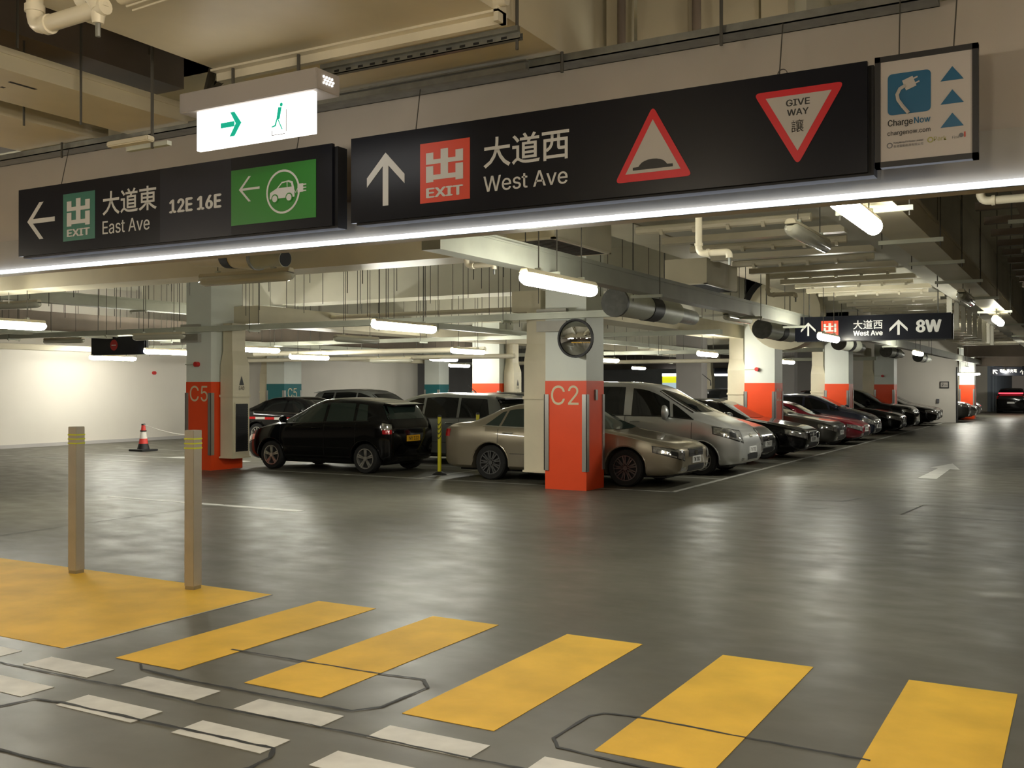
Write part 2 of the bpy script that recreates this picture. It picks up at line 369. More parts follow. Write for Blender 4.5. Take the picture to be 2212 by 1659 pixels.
MB().tube([(-3.00, 5.38, 3.80), (-3.00, 5.38, 5.3)], .010, 6).build('hanger_rod', 'rod', t); settle(t)
t = empty('drain_pipe', (-5, 3.6, 3.8), 'fat cream drain pipe with elbows at the top left corner', 'pipe')
def bend(p0, c, p1, r=.1, n=6):      # polyline with a rounded corner
    p0, c, p1 = Vector(p0), Vector(c), Vector(p1); a = c+(p0-c).normalized()*r; b = c+(p1-c).normalized()*r
    return [a*(1-k/n)**2+c*2*(k/n)*(1-k/n)+b*(k/n)**2 for k in range(n+1)]
MB().tube([(-5.22, 3.7, 3.995)]+bend((-5.22, 3.7, 4.0), (-5.22, 3.7, 3.80), (-3.9, 3.7, 3.83), .09)+[(-4.62, 3.7, 3.815)], .046, 14).build('pipe_run', 'pipe', t)
MB().tube([(-5.22, 3.7, 3.93), (-5.22, 3.7, 3.89)], .056, 14).build('elbow_collar', 'pipe', t)
MB().tube([(-5.12, 3.7, 3.80), (-5.08, 3.7, 3.80)], .056, 14).build('elbow_collar', 'pipe', t)
mb = MB(); mb.tube([(-4.82, 3.7, 3.87), (-4.74, 3.7, 3.90), (-4.69, 3.7, 3.88), (-4.66, 3.7, 3.80)], [.05, .066, .064, .05], 14); mb.build('ball_trap', 'pipe', t)
MB().tube([(-4.68, 3.7, 3.82), (-4.68, 3.7, 3.73)], [.045, .03], 12).build('trap_outlet', 'pipe', t)
MB().tube([(-4.68, 3.7, 3.73), (-4.68, 3.7, 3.66)], .014, 8).build('outlet_nozzle', 'steel', t)
MB().tube([(-4.62, 3.80, 3.90), (-3.4, 3.80, 3.93)], .045, 12).build('pipe_run', 'pipe', t)
MB().tube([(-4.62, 3.84, 3.86), (-2.9, 3.84, 3.93)], .008, 6).build('thin_conduit', 'pipe', t)
MB().tube([(-4.62, 3.88, 3.85), (-2.9, 3.88, 3.92)], .006, 6).build('thin_conduit', 'pipe', t); settle(t)
def trunking(label, x0, x1, y0, y1, z0, z1, m='trunk', rods=(), group=None, name='cable_trunking', axis='y', lid=True, rtop=4.8):
    t = empty(name, ((x0+x1)/2, (y0+y1)/2, z0), label, 'cable trunking', group)
    box('casing', m, (x0, x1, y0, y1, z0, z1), t)
    if lid:
        if axis == 'y': box('lid_edge', m, (x1, x1+.012, y0, y1, z1-.05, z1-.03), t)
        else: box('lid_edge', m, (x0, x1, y0-.012, y0, z1-.03, z1-.01), t)
    for r in rods:
        if axis == 'y':
            box('cross_bar', 'trunk', (x0-.12, x1+.12, r-.02, r+.02, z0-.04, z0), t)
            for x in (x0-.09, x1+.09): MB().tube([(x, r, z0-.08), (x, r, rtop)], .0065, 5).build('hanger_rod', 'rod', t)
        else:
            box('cross_bar', 'trunk', (r-.02, r+.02, y0-.1, y1+.1, z0-.035, z0), t)
            for y in (y0-.07, y1+.07): MB().tube([(r, y, z0-.06), (r, y, rtop)], .0065, 5).build('hanger_rod', 'rod', t)
    return settle(t)
t = trunking('cream box trunking with knock-outs high at the upper left, running into the header beam', -7.35, -6.6, -3, 6.28, 3.98, 4.14, 'cream', (), rtop=5.3)
for a, b, c, d in ((.12, .15, 3.0, 3.22), (-.05, -.02, 2.9, 2.93), (-.05, -.02, 3.05, 3.08)): box('access_slot', 'black', (a, b, c, d, -.002, 0), t)
for x, y, z in ((-6.35, 4.05, 4.1), (-6.35, 4.75, 4.1), (-6.4, 5.3, 3.7), (-7.5, 5.6, 3.9), (-5.9, 5.5, 4.2)):
    MB().tube([(x+6.875, y-1.95, z-3.98), (x+6.875, y-1.95, 5.3-3.98)], .010, 5).build('hanger_rod', 'rod', t)
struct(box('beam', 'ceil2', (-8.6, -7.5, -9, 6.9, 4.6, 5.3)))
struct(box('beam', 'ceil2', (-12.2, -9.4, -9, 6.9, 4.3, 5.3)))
t = empty('fluorescent_batten', (-6.0, 4.95, 3.5), 'short unlit cream batten hanging on a rod beside the upper left trunking', 'light fitting')
box('casing', 'cream', (-6.15, -5.72, 4.93, 5.0, 3.48, 3.52), t, .008); box('tray_plate', 'trunk', (-6.02, -5.6, 5.0, 5.04, 3.45, 3.48), t); MB().tube([(-5.75, 5.0, 3.44), (-5.75, 5.0, 5.3)], .012, 6).build('hanger_rod', 'rod', t); settle(t)
t = empty('return_air_duct', (-8.3, 3, 3.7), 'low cream duct at the far upper left running above the header beam', 'air duct')
box('duct_body', 'cream', (-8.85, -7.8, -3, 6.28, 4.0, 4.3), t); settle(t)
t = empty('pipe_brace', (-5.8, 5.7, 3.95), 'two slanting steel braces meeting just above the exit light', 'brace')
MB().tube([(-6.05, 5.9, 4.4), (-5.85, 5.6, 3.95)], .035, 8).build('brace_tube', 'steel', t)
MB().tube([(-5.6, 5.95, 4.5), (-6.05, 5.7, 3.95)], .03, 4).build('brace_strut', 'dsteel', t); settle(t)
# cream risers above the beam
t = empty('riser_casing', (-2.5, 7.0, 3.97), 'tall cream riser panels standing on the header beam, upper centre', 'riser')
for i, (a, b, y) in enumerate(((-3.02, -2.90, 6.75), (-2.80, -2.42, 6.8), (-2.36, -1.93, 6.85), (-1.90, -1.72, 6.8))): box('riser_panel', 'cream', (a, b, y, 6.98, 3.98, 5.295), t)
box('riser_gap', 'ceil2', (-2.42, -2.36, 6.93, 6.97, 3.98, 5.295), t)
for x in (-2.88, -2.32): MB().tube([(x, 6.7, 3.98), (x, 6.7, 5.295)], .03, 10).build('riser_pipe', 'ceil2', t)
settle(t)
t = empty('void_pipe', (-1.2, 6.9, 4.2), 'cream pipe seen in the dark ceiling gap above the header beam', 'pipe')
MB().tube([(-1.3, 7.0, 4.17), (1, 7.0, 4.17)], .05, 10).build('pipe_run', 'cream', t)
MB().tube([(-1.6, 6.6, 4.15), (.6, 6.6, 4.18)], .012, 6).build('thin_conduit', 'dsteel', t)
MB().tube([(-1.35, 7.6, 4.55), (1, 7.6, 4.6)], .07, 10).build('pipe_run', 'cream', t); settle(t)
# ------------------------------------------------------------------ parking hall: downstand beams
for y in (27.5, 37.3, 47.1, 57): struct(box('beam', 'ceil', (-34, -5.2, y-.4, y+.5, 3.75, 4.8)))
for y in (20.9,): struct(box('beam', 'ceil', (-24, -7.0, y-.4, y+.5, 3.95, 4.8)))
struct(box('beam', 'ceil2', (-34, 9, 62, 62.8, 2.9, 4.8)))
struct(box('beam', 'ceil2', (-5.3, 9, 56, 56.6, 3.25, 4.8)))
struct(box('beam', 'ceil', (-2.35, -1.75, 7.45, 56, 3.55, 4.8)))
struct(box('beam', 'ceil', (-9.3, -8.6, 7.45, 15.5, 4.1, 4.8)))
# aisle ceiling ribs: alternating conduit with couplings and flat batten
cp = None
for k in range(20):
    y = 11.2+1.9*k
    if y > 49: break
    c = MB().tube([(-4.62, y, 3.6), (-2.58, y, 3.6)], .050, 8)
    for x in (-4.3, -3.9, -3.5, -3.1, -2.7): c.tube([(x-.02, y, 3.575), (x+.02, y, 3.575)], .055, 6)
    c.build('ceiling_conduit', 'pipe', CEIL)
    box('ceiling_batten', 'pipe', (-4.62, -2.4, y+.83, y+.99, 3.54, 3.62), CEIL)
for y in (8.4, 9.3, 10.25): box('ceiling_batten', 'pipe', (-4.62, -2.7, y, y+.1, 3.56, 3.62), CEIL)
struct(box('ceiling_lining', 'ceil', (-4.7, -2.35, 7.45, 52, 3.72, 3.85)))
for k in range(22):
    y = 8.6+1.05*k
    box('ceiling_batten', 'ceil2', (-1.0, 6, y, y+.1, 3.62, 3.7), CEIL)  # dark brown carries the dimness of the sparsely lit right-hand ceiling
for k in range(9):
    y = 22.5+1.4*k; MB().box(-2.45, -2.36, y, y+.12, 3.0, 3.6).build('ceiling_drop_bracket', 'ceil', CEIL)
for x, y, a, b in [(-14+1.3*(k % 6)+.3*math.sin(k*7), 9.5+1.7*(k//6)+.5*math.sin(k*3), 3.0+.5*((k*37) % 5)/5, 4.8) for k in range(48)]:
    MB().tube([(x, y, a), (x, y, b)], .0065, 5, False).build('hanger_rod', 'rod', CEIL)
for k in range(28):
    x = -25+1.3*(k % 7)+.4*math.sin(k*5); y = 13+2.1*(k//7)+.4*math.sin(k*2)
    MB().tube([(x, y, 3.0+.4*((k*29) % 5)/5), (x, y, 4.8)], .008, 5, False).build('hanger_rod', 'rod', CEIL)
# trunkings
trunking('pale green-grey trunking crossing in front of both numbered pillars above head height', -27, -6.55, 15.0, 15.12, 2.88, 2.99, rods=(-22, -18.6, -14.4, -11.2, -8.6), axis='x')
trunking('big pale trunking running away along the row of parked cars, just beside the nearest lamp', -5.16, -4.96, 7.5, 62, 2.97, 3.22, 'trunkg', rods=(9.6, 12.6, 17.4, 20.5, 26, 32, 40), name='cable_trunking')
trunking('cream trunking down the middle of the right aisle carrying the aisle lamps', -1.66, -1.30, 7.5, 60, 3.2, 3.45, 'cream', rods=(8.6, 10.6, 12.6, 15, 18, 21.4, 26, 32))
trunking('brown trunking at the right edge of the aisle ceiling', -.55, -.25, 7.5, 60, 3.45, 3.6, 'ceil2', rods=(9.5, 11.5, 14, 17.5, 22))
trunking('long cream trunking over the gold sedan and the black hatchback running away left of centre', -12.2, -12.05, 16, 50, 3.0, 3.12, rods=(18, 23, 30))
trunking('pale trunking high on the left over the open floor', -19.0, -18.7, 7.5, 38, 3.5, 3.75, rods=(11, 16, 22))
trunking('lower left trunking ending over the traffic cone', -21.4, -21.2, 11, 38, 2.95, 3.07, rods=(13, 19, 25))
trunking('trunking close along the left white wall', -25.9, -25.5, 9, 38, 2.78, 2.93, 'cream', rods=(16, 22))
trunking('trunking crossing behind the first pillars over the second bays', -26.4, -7.0, 21.8, 21.95, 2.92, 3.02, rods=(-20, -15, -10.5), axis='x')
trunking('trunking crossing the far bays in front of the third pillars', -26.4, -6.8, 31.0, 31.15, 2.8, 2.92, rods=(-18, -12), axis='x')
trunking('trunking crossing the farthest bays', -26.4, -6.8, 40.0, 40.15, 2.75, 2.88, rods=(-15,), axis='x')
for i, (x, y, z, l, lb) in enumerate(((-17.5, 22.5, 2.72, 8, 'grey round pipe under the trunking behind the left pillar'), (-20, 25, 2.62, 12, 'lower grey pipe in front of the white back wall'), (-14, 33, 2.62, 9, 'distant grey pipe over the second bays'), (-12.5, 18.3, 3.35, 8, 'long thin cream pipe high behind the two numbered pillars'))):
    t = empty('service_pipe', (x, y, z), lb, 'pipe')
    MB().tube([(x-l/2, y, z), (x+l/2, y, z)], .07 if i < 3 else .05, 10).build('pipe_run', 'pipe', t)
    for k in range(5): MB().tube([(x-l/2+.3+k*(l-.6)/4, y, z), (x-l/2+.3+k*(l-.6)/4, y, 4.8)], .007, 5).build('hanger_rod', 'rod', t)
    settle(t)
trunkd = empty('ventilation_duct', (-15.5, 22, 3.05), 'long cream air duct running away from the left numbered pillar', 'air duct')
box('duct_body', 'cream', (-16.0, -15.1, 15.95, 47, 3.08, 3.46), trunkd); settle(trunkd)
trunkd = empty('ventilation_duct', (-8.6, 22, 3.05), 'long cream air duct running away behind the mirror pillar', 'air duct')
box('duct_body', 'cream', (-8.95, -8.2, 16.2, 47, 3.08, 3.44), trunkd); settle(trunkd)
trunkd = empty('ventilation_duct', (-22.5, 22, 3.3), 'dark wide duct deep behind the no-entry board', 'air duct')
box('duct_body', 'ceil2', (-24.2, -22.2, 13, 37, 3.1, 3.6), trunkd); settle(trunkd)
# plenum boxes with louvres
def plenum(x0, x1, y0, y1, z, h, label):
    t = empty('air_grille_box', ((x0+x1)/2, (y0+y1)/2, z), label, 'air grille'); mx, my = (x0+x1)/2, (y0+y1)/2
    box('plenum', 'cream', (x0, x1, y0, y1, z+.02, z+h), t)
    mb = MB(); mb.box(x0, x1, y0, y0+.05, z, z+.02); mb.box(x0, x1, y1-.05, y1, z, z+.02); mb.box(x0, x0+.05, y0, y1, z, z+.02); mb.box(x1-.05, x1, y0, y1, z, z+.02); mb.build('grille_frame', 'pipe', t)
    for k in range(16):
        y = y0+.08+(y1-y0-.16)*k/15; box('louvre', 'grille', (x0+.05, x1-.05, y-.012, y+.018, z+.002, z+.012), t)
    return settle(t)
plenum(-6.0, -5.28, 10.35, 11.95, 3.45, .45, 'cream air box with a grey louvred grille below, nearest one above the lamp')
plenum(-5.62, -4.95, 14.75, 16.3, 3.3, .4, 'farther cream air box with a dark louvred grille, beyond the first')
t = empty('ventilation_duct', (-5.1, 12, 3.9), 'cream duct joining the two louvred air boxes', 'air duct')
box('duct_body', 'cream', (-6.0, -5.3, 7.5, 24, 3.95, 4.5), t); settle(t)
# black duct elbow and big round cream duct end
t = empty('duct_elbow', (-6.81, 26.6, 3.6), 'big round cream duct end with black collar, left of the hanging aisle sign', 'air duct')
mb = MB(); pts = [(-6.95+rr*math.cos(a), 3.70+rr*math.sin(a)) for rr, aa in ((1.06, range(14)), (.84, range(13, -1, -1))) for a in [PI*(.42+.60*k/13) for k in aa]]
mb.prism(pts, 'y', 26.7, 27.08).build('flexible_collar', 'black', t)
mb = MB(); disc(mb, -6.80, 3.66, .95, 26.4, 27.05, 32); mb.build('duct_end', 'cream', t); settle(t)
# white pipes with elbows and small drops
def zpipe(label, x, y, z0, z1, dx, r, drop):
    t = empty('sprinkler_pipe', (x, y, z1), label, 'pipe')
    P = [(x, y, z0)]+bend((x, y, z0), (x, y, z1), (x+dx, y, z1), r*2)+bend((x, y, z1), (x+dx, y, z1), (x+dx, y, z1-drop), r*1.4)+[(x+dx, y, z1-drop)]
    MB().tube(P, r, 12).build('pipe_run', 'pipe', t)
    MB().tube([(x, y, z1+r*2.2), (x, y, z1+r*3)], r*1.25, 12).build('elbow_collar', 'pipe', t); MB().tube([(x+r*2.4, y, z1), (x+r*3.2, y, z1)], r*1.25, 12).build('elbow_collar', 'pipe', t)
    MB().tube([(x+dx, y, z1-drop), (x+dx, y, z1-drop-r*2)], r*.4, 8).build('nozzle', 'steel', t); settle(t)
zpipe('white pipe with two elbows ending in a sprinkler, just left of the nearest lamp', -5.62, 9.0, 3.6, 3.01, .33, .027, .05)
zpipe('white pipe with two elbows below the ceiling conduits at the right', -3.2, 9.3, 3.6, 3.02, .30, .033, .06)
zpipe('brown pipe with two elbows above the right aisle', -.75, 9.3, 3.7, 3.3, .4, .035, .06)
zpipe('white pipe with elbows far along the aisle above the hanging sign', -4.5, 16.5, 3.6, 3.25, .45, .035, .06)
# jet fans
def jetfan(x, y, z, label):
    t = empty('jet_fan', (x, y, z), label, 'fan', 'jet fans above the row of parked cars')
    MB().tube([(x, y-1.6, z), (x, y-.42, z)], .205, 20).build('silencer', 'trunk', t)
    MB().tube([(x, y-1.62, z), (x, y-1.55, z)], .225, 20).build('inlet_rim', 'dsteel', t)
    MB().tube([(x, y-.42, z), (x, y+.02, z)], .215, 20).build('fan_casing', 'black', t)
    MB().tube([(x, y+.02, z), (x, y+.95, z)], .205, 20).build('silencer', 'trunk', t)
    MB().tube([(x, y+.95, z), (x, y+1.05, z-.01), (x, y+1.95, z-.03)], [.2, .14, .135], 18, False).build('nozzle', 'steel', t)
    MB().tube([(x, y+1.85, z-.03), (x, y+1.955, z-.03)], .132, 18).build('nozzle_throat', 'black', t)
    box('mounting_plate', 'dsteel', (x-.2, x+.2, y-.3, y-.1, z+.2, z+.32), t); box('hanger_bracket', 'trunk', (x-.32, x+.32, y-.24, y-.18, z+.32, z+.36), t)
    for dx in (-.28, .28): MB().tube([(x+dx, y-.21, z+.3), (x+dx, y-.21, 4.8)], .012, 6).build('hanger_rod', 'rod', t)
    return settle(t)
jf = jetfan(-6.3, 16.0, 3.05, 'nearest jet fan with a black band and thin nozzle, right of the round mirror')
for y, lb in ((24.2, 'second jet fan from the round mirror, left of the hanging aisle sign'), (32.4, 'third jet fan along the row, just right below the hanging aisle sign'), (40.6, 'fourth jet fan along the row of parked cars'), (48.8, 'fifth and farthest jet fan above the parked cars')):
    copy_tree(jf, (-6.3, y, 3.05), lb)
t = empty('jet_fan', (-9.3, 10, 3.45), 'jet fan end with a dark round mouth peeking out below the header beam at left', 'fan')
ax = Vector((-1, .12, .11)).normalized(); c0 = Vector((-7.62, 8.45, 3.15))
k9 = .885
for a, b, ra, rb, nm, m in ((0, .25, .10, .10, 'outlet_ring', 'trunk'), (-.004, .02, .094, .094, 'outlet_mouth', 'black'), (.25, .5, .10, .15, 'nozzle', 'trunk'), (.5, .55, .165, .165, 'flange_ring', 'steel'), (.55, .95, .155, .155, 'silencer', 'cream'), (.95, 1.12, .16, .16, 'fan_casing', 'black'), (1.12, 1.8, .155, .155, 'silencer', 'cream')):
    MB().tube([c0+ax*a*k9, c0+ax*b*k9], [ra*k9, rb*k9], 24).build(nm, m, t)
MB().tube([c0+ax*.75, Vector((c0.x-.75, c0.y+.1, 4.8))], .012, 6).build('hanger_rod', 'rod', t)
settle(t)
# ------------------------------------------------------------------ pillars
def pillar(x0, x1, y0, y1, color, label, dlabel=None, text=None, tface='-y', duct=0, top=4.8, grille=False, alarm=False, band=1.85, conduit=False):
    P = struct(box('pillar', 'col', (x0, x1, y0, y1, 0, top))); P['label'] = label
    e = .004
    mb = MB(); mb.box(x0-e, x1+e, y0-e, y1+e, .002, band); mb.build('paint_band', color, P)
    for gx in (x0, x1):
        mb = MB(); s = 1 if gx == x1 else -1
        xa, xb = sorted((gx+s*.02, gx-s*.07)); mb.box(xa, xb, y0-.022, y0-.004, .32, 1.62)
        xa, xb = sorted((gx+s*.004, gx+s*.022)); mb.box(xa, xb, y0-.022, y0+.07, .32, 1.62)
        mb.build('corner_guard', 'guard', P)
    mb = MB(); mb.box(x1+.004, x1+.02, y1-.07, y1+.01, .32, 1.62); mb.build('corner_guard', 'guard', P)
    if text and tface == '-y': text_obj(text, x0+.11, x0+.63, 1.44, 1.77, y0-.006, 'letter', P, bold=.0)
    if text and tface == '+x': text_obj(text, y0+.18, y0+.66, 1.36, 1.70, x1+.006, 'letter', P, face='+x')
    if alarm:
        mb = MB().tube([(x0+.35, y0, 2.22), (x0+.35, y0-.09, 2.22)], .055, 12); mb.build('alarm_bell', 'red', P)
        mb = MB().box(x0-.02, x0+.33, y0-.02, y0, 2.21, 2.23); mb.build('alarm_conduit', 'trunk', P)
    if duct:
        # vertical rectangular duct standing off the floor beside the pillar
        s = duct; dx0, dx1 = (x1+.045, x1+.40) if s > 0 else (x0-.54, x0-.045); dy0, dy1 = y0+.22, y0+.70
        D = empty('vertical_air_duct', ((dx0+dx1)/2, (dy0+dy1)/2, .25), dlabel, 'air duct', 'vertical air ducts beside the pillars')
        mb = MB(); mb.box(dx0, dx1, dy0, dy1, .28, 1.55); mb.build('lower_duct', 'cream', D)
        for za, zb in ((1.53, 1.58), (.25, .285)): MB().box(dx0-.02, dx1+.02, dy0-.02, dy1+.02, za, zb).build('duct_flange', 'cream', D)
        mb = MB(); zz = [(1.58, 0, 0), (2.2, 0, 0), (2.5, .07, .05), (3.08, .07, .05)]; vs = []; fs = []
        for z, a, b in zz: vs += [(dx0+a*.4, dy0+b, z), (dx1-a, dy0+b, z), (dx1-a, dy1-b, z), (dx0+a*.4, dy1-b, z)]
        for i in range(3):
            for k in range(4): fs.append((i*4+k, i*4+(k+1)%4, i*4+4+(k+1)%4, i*4+4+k))
        mb.add(vs, fs); mb.build('upper_duct', 'cream', D)
        if grille:
            box('grille_frame', 'cream', (dx1, dx1+.012, dy0+.05, dy1-.04, .36, 1.42), D); box('grille_back', 'black', (dx1+.012, dx1+.014, dy0+.07, dy1-.06, .39, 1.39), D)
            for k in range(22): box('louvre', 'black', (dx1+.012, dx1+.022, dy0+.07, dy1-.06, .40+k*.045, .432+k*.045), D)
            mb = MB(); mb.add([(dx1+.003, dy0+.18, 1.78), (dx1+.003, dy0+.32, 1.78), (dx1+.003, dy0+.25, 1.98)], [(0, 1, 2)]); mb.build('arrow_mark', 'signink', D)
            text_obj('EAD', dy0+.17, dy0+.33, 1.68, 1.76, dx1+.003, 'signink', D, face='+x')
        settle(D)
    return P
p = pillar(-8.03, -7.26, 15.4, 16.1, 'orange', 'nearest orange and white pillar marked C2 with the round mirror', 'cream vertical duct on the left of the pillar with the round mirror', 'C2', '-y', duct=-1)
box('switch_plate', 'steel', (-7.256, -7.23, 15.72, 15.80, 1.52, 1.70), p)
pillar(-16.55, -15.83, 15.3, 16.2, 'orange', 'orange and white pillar marked C5 behind the right bollard', 'cream vertical duct with a dark louvre beside the left numbered pillar', 'C5', '-y', duct=1, grille=True, alarm=True)
pillar(-8.03, -7.21, 27.1, 27.9, 'orange', 'second orange pillar with C2 on its side, behind the black car', 'cream vertical duct on the left of the second orange pillar', 'C2', '+x', duct=-1, alarm=True)
pillar(-8.03, -7.21, 36.9, 37.7, 'orange', 'third orange pillar along the row behind the red car', 'cream vertical duct left of the third orange pillar', None, '-y', duct=-1)
pillar(-8.03, -7.21, 46.7, 47.5, 'orange', 'fourth orange pillar along the row near the white end wall', 'cream vertical duct left of the fourth orange pillar', None, '-y', duct=-1, alarm=True)
pillar(-5.9, -5.15, 60, 60.8, 'orange', 'small far orange pillar past the white end wall', 'tiny pale duct by the far orange pillar', None, duct=-1)
pillar(-16.84, -15.86, 27.3, 28.2, 'orange', 'orange pillar in the middle distance behind the grey people carrier', 'cream vertical duct with a dark arrow mark, middle distance', None, duct=1, grille=True)
pillar(-16.84, -16.0, 47, 47.8, 'orange', 'small distant orange pillar seen over the silver van roof', 'distant pale duct beside the small orange pillar over the van', None, duct=1)
pillar(-25.4, -24.58, 27.2, 28.1, 'teal', 'teal and white pillar marked C5 near the left wall', 'cream duct strip on the left of the teal pillar', 'C5', '+x', duct=-1)
pillar(-25.3, -24.55, 37.0, 37.8, 'teal', 'distant teal and white pillar at the end of the left wall', None, None, duct=0)
struct(box('pillar', 'grey_wall', (-13.6, -12.6, 36.9, 37.6, 0, 4.8)))
struct(box('pillar', 'grey_wall', (-12.4, -11.6, 47, 47.6, 0, 4.8)))
tag(MB().tube([(-26.5, 23.1, 2.2), (-26.42, 23.1, 2.2)], .06, 10).build('alarm_bell', 'red'), 'small dark red alarm bell on the left white wall', 'alarm')
# jib boxes high on the two front pillars
for x, lb in ((-16.75, 'left'), (-7.0, 'right')):
    pass
t = empty('duct_branch_box', (-8.6, 16, 3.1), 'square cream duct junction box beside the top of the mirror pillar', 'air duct')
box('junction_box', 'cream', (-8.95, -8.36, 15.85, 16.2, 3.08, 3.46), t, .01); settle(t)
t = empty('duct_branch_box', (-16.1, 16, 3.1), 'square pale duct end box beside the top of the left numbered pillar', 'air duct')
box('junction_box', 'col', (-16.45, -15.84, 16.26, 16.5, 3.1, 3.47), t, .01); settle(t)
for x0, x1, lb in ((-16.62, -15.76, 'left numbered pillar'), (-8.10, -7.19, 'mirror pillar')):
    t = empty('pillar_bracket', ((x0+x1)/2, 15.3, 2.72), 'grey boxed bracket strapped round the '+lb+' under the crossing trunking', 'bracket')
    box('bracket_band', 'beam_low', (x0, x1-.35, 15.2, 15.29, 2.68, 2.86), t); box('bracket_band', 'beam_low', (x0, x1-.35, 15.2, 15.29, 3.0, 3.06), t); settle(t)
# convex mirror
t = empty('convex_mirror', (-7.36, 15.2, 2.56), 'round convex traffic mirror with a black rim on the nearest pillar', 'mirror')
mb = MB(); R0 = .30; n = 36; vs = [(-7.36, 15.19-.09, 2.555)]; fs = []
for i in range(1, 9):
    r = R0*i/8
    for k in range(n): a = 2*PI*k/n; vs.append((-7.36+r*math.cos(a), 15.19-.09*(1-(i/8)**2), 2.555+r*math.sin(a)))
for k in range(n): fs.append((0, 1+k, 1+(k+1)%n))
for i in range(7):
    for k in range(n): a = 1+i*n+k; b = 1+i*n+(k+1)%n; fs.append((a, a+n, b+n, b))
mb.add(vs, fs); mb.build('mirror_dome', 'mirror', t, smooth=True)
ring(-7.36, 2.555, .325, .295, 36, 15.17, 15.22).build('rim', 'black', t)
mb = MB(); disc(mb, -7.36, 2.555, .3, 15.21, 15.23, 30); mb.build('back_shell', 'black', t)
MB().tube([(-7.36, 15.23, 2.6), (-7.36, 15.4, 2.6)], .025, 8).build('bracket', 'dsteel', t); settle(t)
# ------------------------------------------------------------------ signs
def poly(name, m, pts, y, parent, th=.002): return MB().prism(pts, 'y', y-th, y).build(name, m, parent)
def arrow_up(cx, z0, z1, w, y, parent, m='signw', rot=0, s=.036, hh=None):
    h = z1-z0; a = w/2; hh = hh or a*1.02
    P1 = [(-s/2, 0), (s/2, 0), (s/2, h-.02), (-s/2, h-.02)]
    k = s*1.35
    P2 = [(0, h), (a, h-hh), (a, h-hh-k), (0, h-k*1.05), (-a, h-hh-k), (-a, h-hh)]
    mbp = MB(); c, sn = math.cos(rot), math.sin(rot)
    for P in (P1, P2): mbp.prism([(cx+(x*c-(z-h/2)*sn), z0+h/2+(x*sn+(z-h/2)*c)) for x, z in P], 'y', y-(.002 if P is P1 else .0022), y)
    return mbp.build('arrow', m, parent)
def chu(x0, x1, z0, z1, y, parent, m='signw', name='exit_character'):
    w, h = x1-x0, z1-z0; mb = MB()
    for a, b, c, d in ((.40, .60, .07, 1.0), (0, .20, .56, .92), (.80, 1, .56, .92), (.20, .40, .56, .70), (.60, .80, .56, .70), (0, .20, 0, .50), (.80, 1, 0, .50), (.20, .40, .07, .22), (.60, .80, .07, .22)):
        mb.box(x0+a*w, x0+b*w, y-.002, y, z0+c*h, z0+d*h)
    return mb.build(name, m, parent)
def board(name, x0, x1, z0, z1, y0, y1, label, m='sign'):
    t = empty(name, ((x0+x1)/2, (y0+y1)/2, z0), label, 'sign')
    box('sign_panel', m, (x0, x1, y0, y0+.03, z0, z1), t)
    box('sign_back_box', 'black', (x0+.03, x1+.03, y0+.03, y1, z0-.015, z1-.02), t)
    return t
Y0 = 5.98; yf = Y0-.001
def wires(t, xs, z0, z1, y=6.03):
    for x in xs: MB().tube([(x+random.uniform(-.02, .02), y-.02, z0-.01), (x, y+.06, z1)], .004, 5).build('hanger_wire', 'rod', t)
t = board('direction_sign', -8.67, -4.93, 2.965, 3.585, Y0, 6.12, 'black hanging sign with a left arrow, East Ave and a green electric car panel')
box('grey_panel', 'sign2', (-6.78, -5.962, Y0-.001, Y0, 2.966, 3.584), t)
arrow_up(-8.342, 3.082, 3.472, .34, yf, t, rot=PI/2, s=.042)
box('exit_square', 'signteal', (-8.03, -7.60, Y0-.002, Y0, 3.06, 3.485), t)
chu(-7.975, -7.665, 3.19, 3.435, yf-.002, t); text_obj('EXIT', -7.975, -7.665, 3.097, 3.163, yf-.003, 'signw', t, bold=.03)
text_obj('大道東', -7.50, -6.82, 3.25, 3.46, yf-.001, 'signw', t, bold=.012); text_obj('East Ave', -7.50, -6.905, 3.085, 3.20, yf-.001, 'signw', t, bold=.005)
text_obj('12E 16E', -6.668, -6.07, 3.198, 3.315, yf-.002, 'signw', t, bold=.035)
box('green_panel', 'signgreen', (-5.962, -5.085, Y0-.003, Y0, 3.04, 3.483), t)
arrow_up(-5.765, 3.21, 3.43, .20, yf-.003, t, rot=PI/2, s=.018)
ring(-5.414, 3.265, .171, .155, 40, yf-.005, yf-.003).build('ring_symbol', 'signw', t)
C = (-5.414, 3.265)
car2 = [(-.135, -.05), (-.13, .0), (-.06, .03), (-.01, .075), (.06, .082), (.10, .07), (.115, .02), (.12, -.05)]
poly('car_symbol', 'signw', [(C[0]+a, C[1]+b) for a, b in car2], yf-.004, t)
mb = MB(); mb.prism([(C[0]-.045, C[1]+.03), (C[0]-.005, C[1]+.064), (C[0]+.04, C[1]+.07), (C[0]+.042, C[1]+.03)], 'y', yf-.0075, yf-.006); mb.prism([(C[0]+.05, C[1]+.03), (C[0]+.05, C[1]+.07), (C[0]+.082, C[1]+.06), (C[0]+.092, C[1]+.03)], 'y', yf-.0075, yf-.006)
for dx in (-.08, .065): disc(mb, C[0]+dx, C[1]-.05, .036, yf-.0075, yf-.006, 16)
mb.build('car_symbol_windows', 'signgreen', t)
mb = MB()
for dx in (-.08, .065): disc(mb, C[0]+dx, C[1]-.05, .026, yf-.009, yf-.0075, 16)
mb.build('car_symbol_wheels', 'signw', t)
mb = MB(); mb.box(C[0]+.15, C[0]+.205, yf-.006, yf-.003, C[1]-.02, C[1]+.045)
for dz in (-.012, .012, .036): mb.box(C[0]+.205, C[0]+.235, yf-.006, yf-.003, C[1]+dz-.004, C[1]+dz+.004)
